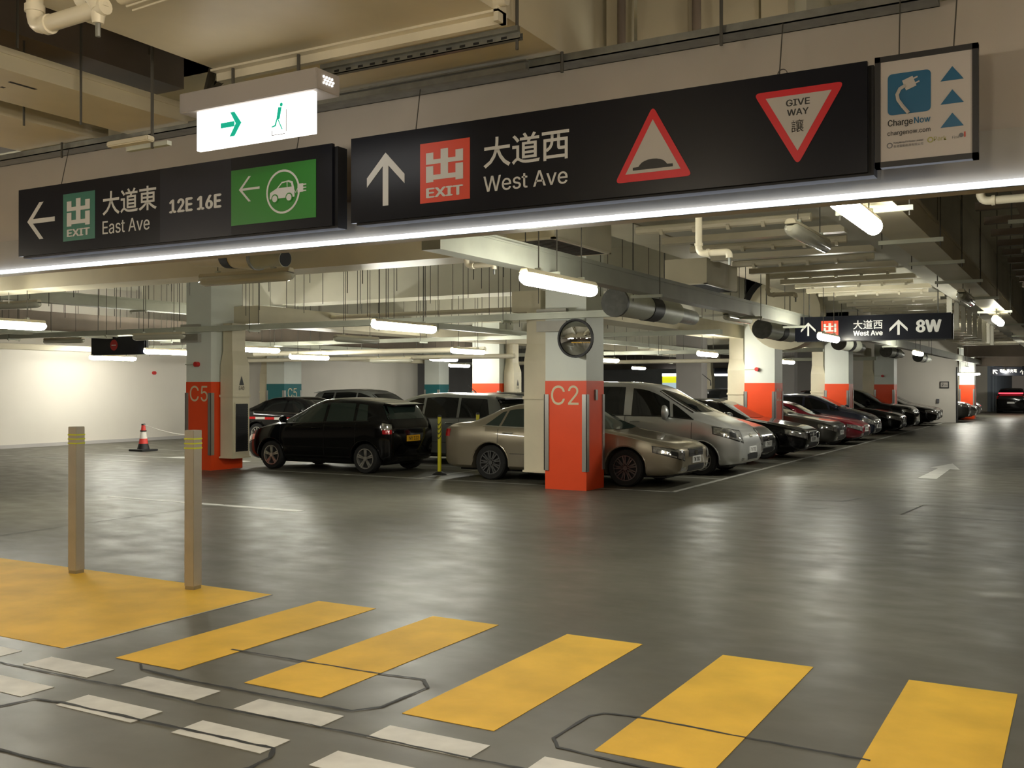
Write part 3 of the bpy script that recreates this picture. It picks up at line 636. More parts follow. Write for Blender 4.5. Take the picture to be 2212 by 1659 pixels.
mb.tube([(C[0]+.11, yf-.004, C[1]+.01), (C[0]+.13, yf-.004, C[1]-.02), (C[0]+.15, yf-.004, C[1]+.01)], .004, 5); mb.build('plug_symbol', 'signw', t, smooth=False)
wires(t, (-8.1, -5.3), 3.585, 3.93); settle(t)
t = board('direction_sign', -4.75, -1.065, 2.965, 3.595, Y0, 6.12, 'long black hanging sign with an up arrow, West Ave, hump triangle and give way triangle')
arrow_up(-4.431, 3.07, 3.457, .338, yf, t, s=.05)
box('exit_square', 'signred', (-4.126, -3.709, Y0-.002, Y0, 3.056, 3.481), t)
chu(-4.074, -3.763, 3.20, 3.428, yf-.002, t); text_obj('EXIT', -4.074, -3.763, 3.09, 3.16, yf-.003, 'signw', t, bold=.03)
text_obj('大道西', -3.598, -2.942, 3.25, 3.46, yf-.001, 'signw', t, bold=.012); text_obj('West Ave', -3.598, -2.953, 3.087, 3.195, yf-.001, 'signw', t, bold=.006)
poly('warning_triangle', 'signcrim', rpoly([(-2.356, 3.515), (-2.615, 3.05), (-2.097, 3.05)], .04), yf-.001, t)
poly('triangle_face', 'signwhite', [(-2.356, 3.43), (-2.541, 3.10), (-2.172, 3.10)], yf-.003, t)
hp = [(-2.49, 3.12), (-2.223, 3.12), (-2.223, 3.138), (-2.26, 3.14)]+[(-2.356+.09*math.cos(a), 3.14+.042*math.sin(a)) for a in [PI*k/10 for k in range(1, 10)]]+[(-2.452, 3.14), (-2.49, 3.138)]
poly('hump_symbol', 'signink', hp, yf-.005, t)
poly('give_way_triangle', 'signcrim', rpoly([(-1.715, 3.497), (-1.188, 3.497), (-1.455, 3.045)], .04), yf-.001, t)
poly('triangle_face', 'signwhite', [(-1.642, 3.458), (-1.261, 3.458), (-1.455, 3.13)], yf-.003, t)
text_obj('GIVE', -1.522, -1.383, 3.394, 3.434, yf-.005, 'signink', t, bold=.02); text_obj('WAY', -1.516, -1.39, 3.338, 3.376, yf-.005, 'signink', t, bold=.02)
text_obj('讓', -1.491, -1.419, 3.238, 3.312, yf-.005, 'signink', t)
wires(t, (-4.2, -1.57), 3.595, 3.93); ring(-1.55, 3.60, .03, .026, 14, 6.0, 6.008).build('wire_loop', 'rod', t); settle(t)
t = empty('charging_poster', (-.757, 5.98, 2.98), 'white charging point poster in a black frame with three blue triangles', 'sign')
mb = MB(); mb.box(-1.024, -.492, 5.975, 6.03, 2.98, 3.012); mb.box(-1.024, -.492, 5.975, 6.03, 3.572, 3.603); mb.box(-1.024, -.994, 5.975, 6.03, 2.98, 3.603); mb.box(-.522, -.492, 5.975, 6.03, 2.98, 3.603); mb.build('frame', 'signink', t)
box('poster_face', 'poster', (-.995, -.52, 5.982, 6.02, 3.01, 3.574), t)
yy = 5.9815
poly('plug_panel', 'signblue', rpoly([(-.955, 3.268), (-.73, 3.268), (-.73, 3.498), (-.955, 3.498)], .028), yy, t)
mb = MB(); mb.tube([(-.845, yy-.003, 3.27), (-.875, yy-.003, 3.31), (-.90, yy-.003, 3.35), (-.905, yy-.003, 3.38), (-.89, yy-.003, 3.41), (-.86, yy-.003, 3.425)], .0105, 6); mb.build('plug_cable', 'poster', t)
mb = MB(); c, s = math.cos(.35), math.sin(.35)
def rr(a, b, u0, u1, v0, v1): return [(a+u*c-v*s, b+u*s+v*c) for u, v in ((u0, v0), (u1, v0), (u1, v1), (u0, v1))]
mb.prism(rr(-.84, 3.435, -.03, .028, -.03, .03), 'y', yy-.006, yy-.002)
mb.prism(rr(-.84, 3.435, .028, .05, .010, .018), 'y', yy-.006, yy-.002); mb.prism(rr(-.84, 3.435, .028, .05, -.018, -.010), 'y', yy-.006, yy-.002); mb.build('plug_symbol', 'poster', t)
text_obj('Charge', -.955, -.823, 3.197, 3.243, yy-.001, 'signink', t, bold=.015); text_obj('Now', -.817, -.732, 3.208, 3.243, yy-.001, 'signblue', t, bold=.015)
text_obj('chargenow.com', -.957, -.732, 3.148, 3.18, yy-.001, 'signink', t, bold=.006)
for z in (3.42, 3.293, 3.166): poly('blue_triangle', 'signblue', [(-.681, z), (-.564, z), (-.621, z+.076)], yy, t)
ring(-.945, 3.10, .016, .011, 16, yy-.001, yy).build('small_logo', 'inkgrey', t)
text_obj('Hong Kong EV Power Limited', -.925, -.77, 3.105, 3.118, yy-.001, 'inkgrey', t, bold=.01); text_obj('香港電動能源有限公司', -.925, -.77, 3.085, 3.10, yy-.001, 'inkgrey', t)
ring(-.733, 3.108, .016, .010, 14, yy-.001, yy).build('small_logo', 'inkolive', t); text_obj('Park', -.715, -.65, 3.098, 3.122, yy-.001, 'inkolive', t)
text_obj('First', -.622, -.588, 3.10, 3.115, yy-.001, 'inkgrey', t); mb = MB(); disc(mb, -.577, 3.115, .012, yy-.001, yy, 12); mb.build('small_logo', 'inkgrey', t); box('small_logo', 'inkred', (-.563, -.555, yy-.001, yy, 3.103, 3.132), t)
wires(t, (-.9, -.6), 3.603, 3.98, 6.0); settle(t)
# exit light box
t = empty('exit_light', (-4.92, 5.15, 3.42), 'glowing white exit light box with a green arrow in a pale housing', 'exit light')
def ez(z): return 3.417+(z-3.05)*1.2825  # exit light enlarged and set deeper by scaling its coordinates about the camera
def exx(x): return -4.925+(x+3.84)*1.2825
M['housing'] = mat('housing_grey', (.42, .39, .37), .45)
box('housing', 'housing', (exx(-4.36), exx(-3.38), 5.10, 5.34, ez(3.262), ez(3.37)), t, .006)
mb = MB()
for i in range(4):
    for k in range(3): mb.tube([(exx(-3.38), 5.17+.028*i+.012*(k % 2), ez(3.335-.016*k)), (exx(-3.375), 5.17+.028*i+.012*(k % 2), ez(3.335-.016*k))], .008, 8)
mb.build('vent_holes', 'exitface', t)
box('light_panel', 'exitface', (exx(-4.25), exx(-3.42), 5.13, 5.17, ez(3.045), ez(3.262)), t, .004)
y = 5.129
def EP(pts): return [(exx(a), ez(b)) for a, b in pts]
mb = MB(); mb.prism(EP([(-4.065, 3.147), (-3.965, 3.147), (-3.965, 3.175), (-4.065, 3.175)]), 'y', y-.002, y); mb.prism(EP([(-3.995, 3.225), (-3.965, 3.225), (-3.915, 3.161), (-3.965, 3.095), (-4.0, 3.095), (-3.955, 3.161)]), 'y', y-.0022, y); mb.build('green_arrow', 'exitgreen', t)
mb = MB(); mb.prism(EP([(-3.668, 3.142), (-3.645, 3.146), (-3.632, 3.205), (-3.655, 3.207)]), 'y', y-.002, y); disc(mb, exx(-3.634), ez(3.218), .013, y-.002, y, 10); mb.prism(EP([(-3.668, 3.145), (-3.66, 3.145), (-3.672, 3.11), (-3.70, 3.105), (-3.70, 3.112), (-3.68, 3.116)]), 'y', y-.002, y); mb.prism(EP([(-3.66, 3.145), (-3.654, 3.145), (-3.625, 3.09), (-3.631, 3.088)]), 'y', y-.002, y); mb.build('running_figure', 'exitgreen', t)
mb = MB(); mb.box(exx(-3.603), exx(-3.599), y-.001, y, ez(3.075), ez(3.19)); mb.box(exx(-3.70), exx(-3.61), y-.001, y, ez(3.063), ez(3.066)); mb.box(exx(-3.70), exx(-3.697), y-.001, y, ez(3.063), ez(3.09)); mb.build('doorway_outline', 'inkgrey', t)
for x in (-5.2, -4.6): MB().tube([(x, 5.23, ez(3.37)), (x, 5.23, 4.0)], .012, 6).build('hanger_rod', 'rod', t)
settle(t)
# far hanging sign
t = board('direction_sign', -5.07, -2.16, 2.66, 3.145, 20.6, 20.72, 'black hanging sign over the far aisle with two up arrows, West Ave and 8W'); y = 20.599
arrow_up(-4.806, 2.765, 3.035, .29, y, t, s=.035); box('exit_square', 'signred', (-4.551, -4.22, 20.598, 20.6, 2.73, 3.055), t)
chu(-4.51, -4.26, 2.83, 3.01, y-.002, t); text_obj('EXIT', -4.51, -4.26, 2.755, 2.805, y-.003, 'signw', t, bold=.03)
text_obj('大道西', -3.937, -3.39, 2.87, 3.05, y-.001, 'signw', t, bold=.01); text_obj('West Ave', -3.937, -3.385, 2.745, 2.845, y-.001, 'signw', t, bold=.03)
arrow_up(-3.097, 2.745, 3.04, .33, y, t, s=.045); text_obj('8W', -2.785, -2.33, 2.78, 3.025, y-.001, 'signw', t, bold=.04)
for x in (-4.8, -2.4): MB().tube([(x, 20.66, 3.14), (x, 20.66, 4.8)], .012, 6).build('hanger_rod', 'rod', t)
settle(t)
# no entry board
t = board('no_entry_sign', -22.0, -20.05, 2.56, 3.0, 17.2, 17.3, 'dark hanging board with a red no-entry disc above the lit left wall')
mb = MB(); disc(mb, -21.15, 2.79, .135, 17.195, 17.2, 24); mb.build('red_disc', 'red', t); box('white_bar', 'signw', (-21.23, -21.07, 17.192, 17.195, 2.775, 2.80), t)
for x in (-21.8, -20.3): MB().tube([(x, 17.25, 3.0), (x, 17.25, 4.8)], .01, 6).build('hanger_rod', 'rod', t)
settle(t)
# tiny signs at the end of the aisle
t = board('direction_sign', -4.8, -2.35, 2.4, 2.9, 66, 66.1, 'tiny black hanging sign with arrows at the far end of the aisle')
arrow_up(-4.55, 2.45, 2.8, .3, 65.998, t, rot=.75, s=.06); text_obj('電動車充電', -4.3, -3.4, 2.58, 2.78, 65.997, 'signw', t); arrow_up(-3.1, 2.46, 2.76, .26, 65.998, t, s=.05); settle(t)
t = board('direction_sign', -3.0, -2.1, 2.62, 3.15, 63.5, 63.6, 'tiny upper black sign with one up arrow beside the farthest sign')
arrow_up(-2.6, 2.7, 3.08, .3, 63.498, t, s=.06); settle(t)
t = board('direction_sign', -1.8, -1.0, 2.75, 3.1, 63.5, 63.6, 'tiny white sign at the far end of the aisle', 'signw'); settle(t)
# backlit panels far behind the vans
t = empty('backlit_shop_panel', (-22.6, 61.8, 1.8), 'glowing yellow and pale blue panel far behind the silver van roof', 'sign')
box('yellow_band', 'yellowlit', (-23.7, -21.0, 61.75, 61.8, 2.0, 2.42), t); box('top_light', 'led', (-23.7, -21.0, 61.72, 61.8, 2.42, 2.6), t); box('blue_panel', 'bluelit', (-23.7, -21.0, 61.75, 61.8, 0, 2.0), t); settle(t)
t = empty('led_strip_light', (-19, 62, 2.5), 'far thin white light line right of the glowing yellow panel', 'light strip')
box('diffuser', 'led', (-20.3, -17.4, 61.9, 61.98, 2.42, 2.56), t); box('channel', 'black', (-20.3, -17.4, 61.98, 62.0, 2.42, 2.92), t); settle(t)
# ------------------------------------------------------------------ bollards, cone, posts, chain
def bollard(x, y, label):
    t = empty('bollard', (x, y, 0), label, 'bollard', 'square steel bollards on the yellow paint', rz=.08)
    MB().box(-.052, .052, -.052, .052, .03, 1.375).build('post', 'bollard', t, .004)
    MB().box(-.047, .047, -.047, .047, .0, .03).build('base_collar', 'guard', t)
    for z in (1.30, 1.26, 1.22): MB().box(-.0535, .0535, -.0535, .0535, z-.006, z+.006).build('reflective_tape', 'yelltape', t)
bollard(-8.24, 6.28, 'left one of two square steel bollards with yellow tape bands'); bollard(-6.71, 6.28, 'right steel bollard with yellow tape bands, in front of the orange pillar')
t = empty('traffic_cone', (-22.3, 19.1, 0), 'red and white traffic cone with a black base near the left wall', 'cone')
mb = MB(); mb.prism([(-.27, -.27), (.27, -.27), (.27, .27), (-.27, .27)], 'z', 0, .05); mb.build('base', 'black', t, .01)
for a, b, m, ra, rb in ((.05, .20, 'black', .165, .125), (.20, .34, 'conered', .125, .10), (.34, .53, 'conewhite', .10, .07), (.53, .70, 'conered', .07, .05), (.70, .74, 'black', .055, .05)):
    MB().tube([(0, 0, a), (0, 0, b)], [ra, rb], 20).build('cone_band', m, t)
MB().tube([(0, 0, .53), (0, 0, .56)], .085, 16).build('collar_ring', 'black', t)
t2 = tag(MB().tube([(-22.3+6.2*k/16, 19.1-3.0*k/16, .72-.14*math.sin(PI*k/16)) for k in range(17)], .009, 5).build('plastic_chain', 'conewhite'), 'thin white chain from the traffic cone to the left numbered pillar', 'chain')
t = empty('barrier_tape', (-17.5, 17.5, .9), 'red and white barrier tape strung behind the left pillar', 'tape')
for k in range(14):
    a = (-19.0+.22*k, 18.6+.10*k); b = (-19.0+.22*(k+1), 18.6+.10*(k+1)); z = 1.0-.05*math.sin(PI*k/14)
    MB().add([(a[0], a[1], z-.03), (b[0], b[1], z-.03), (b[0], b[1], z+.03), (a[0], a[1], z+.03)], [(0, 1, 2, 3)]).build('tape_segment', 'red' if k % 2 else 'conewhite', t)
settle(t)
def flexpost(x, y, label):
    t = empty('flexible_post', (x, y, 0), label, 'post', 'yellow flexible posts between the bays')
    MB().tube([(0, 0, 0), (0, 0, .03), (0, 0, .07)], [.15, .12, .05], 16).build('base', 'black', t)
    MB().tube([(0, 0, .06), (0, 0, 1.15)], .038, 14).build('post', 'yellowpl', t)
    MB().tube([(0, 0, 1.15), (0, 0, 1.19)], [.042, .03], 14).build('cap', 'black', t)
    for k in range(4):
        z = .78+.09*k; mb = MB(); vs = []; fs = []
        for i in range(15):
            a = 2*PI*i/14; zz = z+.07*math.sin(a); vs += [(.0385*math.cos(a), .0385*math.sin(a), zz), (.0385*math.cos(a), .0385*math.sin(a), zz+.035)]
        for i in range(14): fs.append((2*i, 2*i+2, 2*i+3, 2*i+1))
        mb.add(vs, fs).build('black_stripe', 'black', t)
flexpost(-11.13, 16.8, 'yellow flexible post with black stripes between the black hatchback and gold sedan')
flexpost(-11.35, 18.62, 'yellow flexible post half hidden behind the gold sedan boot')
# ------------------------------------------------------------------ fluorescent lamps
def lamp(name_label, x, y, z, l=1.5, lit=True, axis='y', group='lit fluorescent battens', m='lamp', top=None):
    top = top or (4.8 if y > 7.1 else 5.3)
    if abs(x+1.45) < .2: top = 3.2
    if -5.5 < x < -3.0 and y < 6: top = 4.0
    if abs(x+2.3) < .01: top = 3.55
    if (abs(x+1.45) < .2 or abs(y-8.6) < .05) and m == 'lamp': m = 'lampdim'
    t = empty('fluorescent_light', (x, y, z), name_label, 'light fitting', group if lit else 'unlit fluorescent battens', rz=0 if axis == 'y' else PI/2)
    a = l/2; n = 12
    mb = MB(); prof = [(-a, .03), (-a+.03, .055), (-a+.09, .068), (a-.09, .068), (a-.03, .055), (a, .03)]; vs = []; fs = []; n = 14
    for yy, r in prof:
        for k in range(n+1): th = PI*.80+PI*1.40*k/n; vs.append((r*math.cos(th), yy, r*math.sin(th)))
    for i in range(5):
        for k in range(n): p = i*(n+1)+k; fs.append((p, p+1, p+n+2, p+n+1))
    fs.append(tuple(range(n+1))); fs.append(tuple(5*(n+1)+k for k in range(n+1)))
    mb.add(vs, fs); mb.build('diffuser', m if lit else 'lampoff', t, smooth=True)
    mb = MB(); mb.add([(-.055, -a+.02, .04), (.055, -a+.02, .04), (.055, a-.02, .04), (-.055, a-.02, .04), (-.035, -a+.02, .085), (.035, -a+.02, .085), (.035, a-.02, .085), (-.035, a-.02, .085)], [(3,2,1,0),(4,5,6,7),(0,1,5,4),(1,2,6,5),(2,3,7,6),(3,0,4,7)]); mb.build('housing', 'cream', t, .006)
    for yy in (-a*.6, a*.6):
        MB().box(-.03, .03, yy-.02, yy+.02, .08, .11).build('mounting_clip', 'trunk', t)
        MB().tube([(0, yy, .10), (0, yy, top-z)], .006, 5, False).build('suspension_rod', 'rod', t)
    return t
for x, y, z, l, lb in (
    (-4.32, 8.6, 2.72, 1.5, 'brightest big lamp hanging in front of the mirror pillar'),
    (-4.15, 19.4, 2.66, 1.5, 'lamp showing just below the far hanging sign'),
    (-4.2, 31.5, 2.72, 1.5, 'lamp hidden past the hanging sign over the bay line'),
    (-4.7, 51, 2.6, 1.5, 'small far lamp over the corner of the white end wall'),
    (-8.9, 12.5, 2.65, 1.6, 'bright lamp left of the mirror pillar over the gold sedan'),
    (-8.6, 25.7, 2.6, 1.5, 'lamp just above the silver van windscreen, the nearer of two'),
    (-8.9, 35.2, 2.6, 1.5, 'lamp between the second and third orange pillars'),
    (-13.2, 21.2, 2.62, 1.5, 'higher of the pair of lamps left of the grey duct column'),
    (-17.2, 26.2, 2.6, 1.5, 'lower smaller lamp of the pair in the middle distance'),
    (-13.3, 29.9, 2.6, 1.5, 'small lamp immediately right of the mirror pillar'),
    (-13.9, 39.5, 2.6, 1.5, 'tiny lamp above the distant orange pillar'),
    (-17.8, 43.4, 2.6, 1.5, 'tiny lamp deep between mirror pillar and yellow panel'),
    (-17.7, 18.6, 2.66, 1.6, 'upper of two touching lamps right of the left numbered pillar'),
    (-18.6, 21.6, 2.56, 1.6, 'lower of two touching lamps in front of the teal pillar'),
    (-20.0, 17.9, 2.62, 1.5, 'lamp just left of the left numbered pillar'),
    (-24.5, 19.9, 2.58, 1.6, 'glaring lamp under the no-entry board by the white wall'),
    (-21.9, 34.5, 2.6, 1.5, 'lamp lighting the white wall behind the parked cars'),
    (-13.5, 9.0, 2.65, 1.5, 'lamp cut off at the left edge under the header beam'),
    (-1.45, 7.75, 3.02, 1.5, 'glaring lamp touching the light strip over the aisle'),
    (-1.42, 21.4, 3.0, 1.5, 'bright aisle lamp at the right below the cream trunking'),
    (-1.42, 45, 3.0, 1.5, 'far aisle lamp near the right edge'),
    (-4.0, 66.5, 2.62, 3.4, 'farthest bright lamp beside the tiny signs')):
    lamp(lb, x, y, z, l)
lamp('lamp at the very end of the aisle by the ramp', -.4, 67.5, 2.6, 3.0, axis='x')
lamp('wide lamp past the end wall beside the tiny signs', -5.35, 58.6, 2.42, 1.2, axis='x')
for x, y, z, lb in ((-3.6, 1.2, 3.3, 'added fill lamp out of view above on the left'), (2.6, 2.8, 3.3, 'added fill lamp out of view above on the right'), (-9.8, 2.2, 2.95, 'added fill lamp over the floor left of the view'), (-1.0, 2.4, 3.35, 'added fill lamp straight above the viewer'), (-6.1, -2.5, 2.85, 'added fill lamp behind the yellow island, out of view'), (-13.5, 3.2, 2.95, 'second added fill lamp left of the view')):  # added lamps out of view, brightening the header beam and near floor
    lamp(lb, x, y, z, m='lampfill')
for x, y, z, ax, lb in ((-2.3, 9.9, 3.18, 'y', 'unlit capsule lamp hanging beside the right aisle trunking, nearer one'), (-1.48, 16, 3.02, 'y', 'unlit capsule lamp farther along the right aisle trunking'),
    (-8.75, 9.0, 3.05, 'x', 'unlit caged batten below the jet fan mouth at left'), (-16.6, 14.6, 2.78, 'x', 'unlit batten in front of the left numbered pillar'), (-17.8, 12.2, 3.3, 'x', 'unlit batten at the far left under the header beam'),
    (-22.0, 16.4, 2.88, 'x', 'unlit batten just left of the no-entry board'), (-13.5, 17.2, 2.75, 'y', 'unlit batten over the grey people carrier'), (-5.3, 17.5, 2.95, 'y', 'unlit capsule behind the nearest jet fan'), (-17.3, 23.6, 2.5, 'x', 'unlit batten low before the white back wall')):
    lamp(lb, x, y, z, 1.5, False, ax)
# small red alarm on wall conduit near second pillar is part of that pillar
# ------------------------------------------------------------------ cars
def lerp(a, b, t): return a+(b-a)*t
def interp(P, u):
    if u <= P[0][0]: return P[0][1]
    for (a, b), (c, d) in zip(P[:-1], P[1:]):
        if u <= c: return b+(d-b)*(u-a)/max(c-a, 1e-6)
    return P[-1][1]
def smooth_prof(P, L):          # slight rounding of the polyline
    def f(u):
        s = 0; w = .05
        for k in (-2, -1, 0, 1, 2): s += interp(P, min(max(u+k*w*.6, 0), L))
        return s/5
    return lambda u: lerp(interp(P, u), f(u), min(1, min(u, L-u)/.12)) if 0 < u < L else interp(P, u)
SPECS = {
 'sedan': dict(L=4.81, W=1.82, H=1.455, wb=2.74, fo=.98, r=.325, belt=[(0, .80), (1.3, .93), (4.0, 1.0), (4.81, .98)],
    top=[(0, .64), (.05, .70), (.25, .78), (1.0, .92), (1.38, .98), (2.1, 1.36), (2.45, 1.44), (2.9, 1.455), (3.3, 1.43), (3.65, 1.35), (4.22, 1.09), (4.6, 1.06), (4.76, 1.0), (4.81, .9)], roofw=.60,
    win=[(1.78, 2.62, 2.12, 2.62), (2.70, 3.50, 2.70, 3.42), (3.55, 3.86, 3.47, 3.56)], ws=(1.40, 2.10), rw=(3.66, 4.2)),
 'van': dict(L=4.40, W=1.70, H=1.86, wb=2.725, fo=.80, r=.31, belt=[(0, .85), (.9, 1.08), (1.6, 1.14), (4.4, 1.16)],
    top=[(0, .66), (.04, .78), (.15, .92), (.35, 1.04), (.75, 1.18), (.95, 1.24), (1.75, 1.70), (2.0, 1.79), (2.5, 1.85), (3.4, 1.86), (4.1, 1.83), (4.22, 1.75), (4.34, 1.2), (4.4, 1.0)], roofw=.66,
    win=[(.98, 1.38, 1.34, 1.43), (1.44, 2.28, 1.50, 2.28), (2.45, 3.35, 2.45, 3.35), (3.48, 4.12, 3.48, 4.06)], ws=(.98, 1.74), rw=None),
 'hatch': dict(L=3.90, W=1.695, H=1.525, wb=2.50, fo=.80, r=.30, belt=[(0, .78), (1.0, .96), (3.9, 1.06)],
    top=[(0, .60), (.05, .70), (.25, .84), (.8, 1.0), (1.05, 1.07), (1.75, 1.40), (2.05, 1.495), (2.45, 1.525), (2.9, 1.515), (3.3, 1.475), (3.55, 1.43), (3.62, 1.37), (3.83, 1.02), (3.9, .90)], roofw=.62,
    win=[(1.06, 1.36, 1.30, 1.42), (1.42, 2.20, 1.52, 2.20), (2.28, 2.98, 2.28, 2.94), (3.05, 3.34, 3.02, 3.24)], ws=(1.08, 1.76), rw=None),
 'mpv': dict(L=4.72, W=1.80, H=1.62, wb=2.80, fo=.92, r=.32, belt=[(0, .80), (1.1, .98), (4.72, 1.06)],
    top=[(0, .62), (.05, .72), (.3, .86), (.9, 1.0), (1.15, 1.07), (2.0, 1.49), (2.4, 1.59), (3.0, 1.62), (4.2, 1.58), (4.46, 1.50), (4.52, 1.42), (4.67, 1.05), (4.72, .95)], roofw=.64,
    win=[(1.30, 1.62, 1.62, 1.68), (1.72, 2.55, 1.82, 2.55), (2.62, 3.50, 2.62, 3.48), (3.57, 4.36, 3.55, 4.22)], ws=(1.17, 2.0), rw=None),
 'coupe': dict(L=4.32, W=1.81, H=1.32, wb=2.65, fo=.85, r=.33, belt=[(0, .72), (1.3, .86), (4.32, .95)],
    top=[(0, .55), (.05, .62), (.3, .72), (1.0, .85), (1.45, .90), (2.15, 1.22), (2.5, 1.30), (2.8, 1.32), (3.3, 1.26), (4.0, 1.02), (4.25, .95), (4.32, .85)], roofw=.56,
    win=[(1.85, 2.70, 2.20, 2.72), (2.78, 3.35, 2.80, 3.10)], ws=(1.47, 2.15), rw=(3.0, 3.9)),
 'suv': dict(L=4.55, W=1.84, H=1.68, wb=2.66, fo=.88, r=.35, belt=[(0, .90), (1.2, 1.05), (4.55, 1.14)],
    top=[(0, .72), (.04, .84), (.2, .96), (1.0, 1.07), (1.3, 1.12), (2.0, 1.53), (2.35, 1.64), (2.8, 1.68), (3.9, 1.65), (4.25, 1.58), (4.33, 1.48), (4.5, 1.12), (4.55, 1.0)], roofw=.64,
    win=[(1.62, 2.48, 1.98, 2.50), (2.56, 3.42, 2.56, 3.40), (3.5, 4.05, 3.48, 3.92)], ws=(1.32, 2.0), rw=None)}
def body_mesh(sp):
    L, W, H, wb, fo, r = sp['L'], sp['W'], sp['H'], sp['wb'], sp['fo'], sp['r']
    top = smooth_prof(sp['top'], L); belt = lambda u: interp(sp['belt'], u)
    us = set([0, .015, .04, .08, L-.08, L-.04, L-.015, L]); k = 0
    while k*.06 < L: us.add(round(k*.06, 3)); k += 1
    ra = r+.055
    for xw in (fo, fo+wb):
        for k in range(-12, 13): us.add(round(xw+ra*math.sin(k/12*PI/2), 3))
    us = sorted(us); us = [u for i, u in enumerate(us) if i == 0 or u-us[i-1] > .008]
    rings = []
    for u in us:
        e = min(u, L-u); ef = .55 if u < L/2 else .42
        q = max(0, 1-e/ef); w = W/2*(1-(.20 if u < L/2 else .14)*q**2.4-(.05*max(0, 1-e/.06)**2))
        zt = top(u); z0 = .19+.07*q**2+(.06*max(0, 1-e/.05)); zb = min(belt(u), zt-.045)
        g = max(0, min(1, (zt-belt(u)-.06)/max(H-belt(u)-.1, .1))); g = g*g*(3-2*g)
        wr = lerp(w*.84, W*.5*sp['roofw']/.62*.72, g); zr = lerp(zb+(zt-zb)*.55, zt-.065, g)
        P = [(0, z0), (w*.70, z0), (w*.90, z0+.015), (w*.965, z0+.07), (w*.985, lerp(z0, zb, .28)), (w*.992, lerp(z0, zb, .42)), (w, lerp(z0, zb, .58)), (w*.996, lerp(z0, zb, .74)), (w*.982, lerp(z0, zb, .88)), (w*.955, zb)]
        P += [(lerp(w*.945, wr, .04)-.0, lerp(zb, zr, .06)), (lerp(w*.93, wr, .36)+.014*g, lerp(zb, zr, .36)), (lerp(w*.93, wr, .70)+.012*g, lerp(zb, zr, .70)), (wr, zr)]
        P += [(wr*.95, lerp(zr, zt, .45)), (wr*.84, lerp(zr, zt, .78)), (wr*.6, lerp(zr, zt, .94)), (wr*.3, lerp(zr, zt, .985)), (0, zt)]
        za = 0
        for xw in (fo, fo+wb):
            d = abs(u-xw)
            if d < ra: za = max(za, r+math.sqrt(max(ra*ra-d*d, 0)))
        if za > z0: P = [(y, max(z, za if y > w*.5 or True else z)) for y, z in P[:9]]+P[9:]
        rings.append((u, P))
    n = len(rings[0][1]); vs = []; fs = []
    for u, P in rings:
        x = L/2-u
        for y, z in P: vs.append((x, y, z))
        for y, z in P[1:-1][::-1]: vs.append((x, -y, z))
    m = 2*n-2
    for i in range(len(rings)-1):
        for k in range(m): a = i*m+k; b = i*m+(k+1)%m; fs.append((a, b, b+m, a+m))
    fs.append(tuple(range(m))[::-1]); fs.append(tuple((len(rings)-1)*m+k for k in range(m)))
    return vs, fs
def wheel(parent, x, y, r, side, rimm, spokes, sw=.025, twin=False):
    w = empty_part('wheel', parent); s = side
    mb = MB(); prof = [(r*.66, -.09), (r*.93, -.10), (r, -.075), (r, .075), (r*.93, .10), (r*.70, .095), (r*.66, .08)]; n = 32; vs = []; fs = []
    for rr_, yy in prof:
        for k in range(n): a = 2*PI*k/n; vs.append((x+rr_*math.cos(a), y+yy*s, r+rr_*math.sin(a)))
    for i in range(len(prof)-1):
        for k in range(n): fs.append((i*n+k, i*n+(k+1)%n, (i+1)*n+(k+1)%n, (i+1)*n+k))
    mb.add(vs, fs); wt = mb.build('wheel', 'tyre', parent, smooth=True)
    ro = r*.69
    mb = ring(x, r, ro, ro*.92, 32, min(y+s*.03, y+s*.095), max(y+s*.03, y+s*.095)); 
    for k in range(spokes):
        a = 2*PI*k/spokes+.3
        for da in ((-.13, .13) if twin else (0,)):
            c, sn = math.cos(a+da*.9), math.sin(a+da*.9); pc, ps = -sn, c; yy0, yy1 = sorted((y+s*.055, y+s*.088))
            P = [(x+c*ro*.12+pc*sw*.6, r+sn*ro*.12+ps*sw*.6), (x+c*ro*.95+pc*sw*.5, r+sn*ro*.95+ps*sw*.5), (x+c*ro*.95-pc*sw*.5, r+sn*ro*.95-ps*sw*.5), (x+c*ro*.12-pc*sw*.6, r+sn*ro*.12-ps*sw*.6)]
            mb.prism(P, 'y', yy0, yy1)
    disc(mb, x, r, ro*.2, *sorted((y+s*.05, y+s*.094)), 14)
    mb.build('alloy_rim', rimm, wt, smooth=False)
    mb = MB(); disc(mb, x, r, ro*.93, *sorted((y-s*.02, y+s*.03)), 24); mb.build('brake_disc', 'hubdark', wt)
def empty_part(n, p): return None
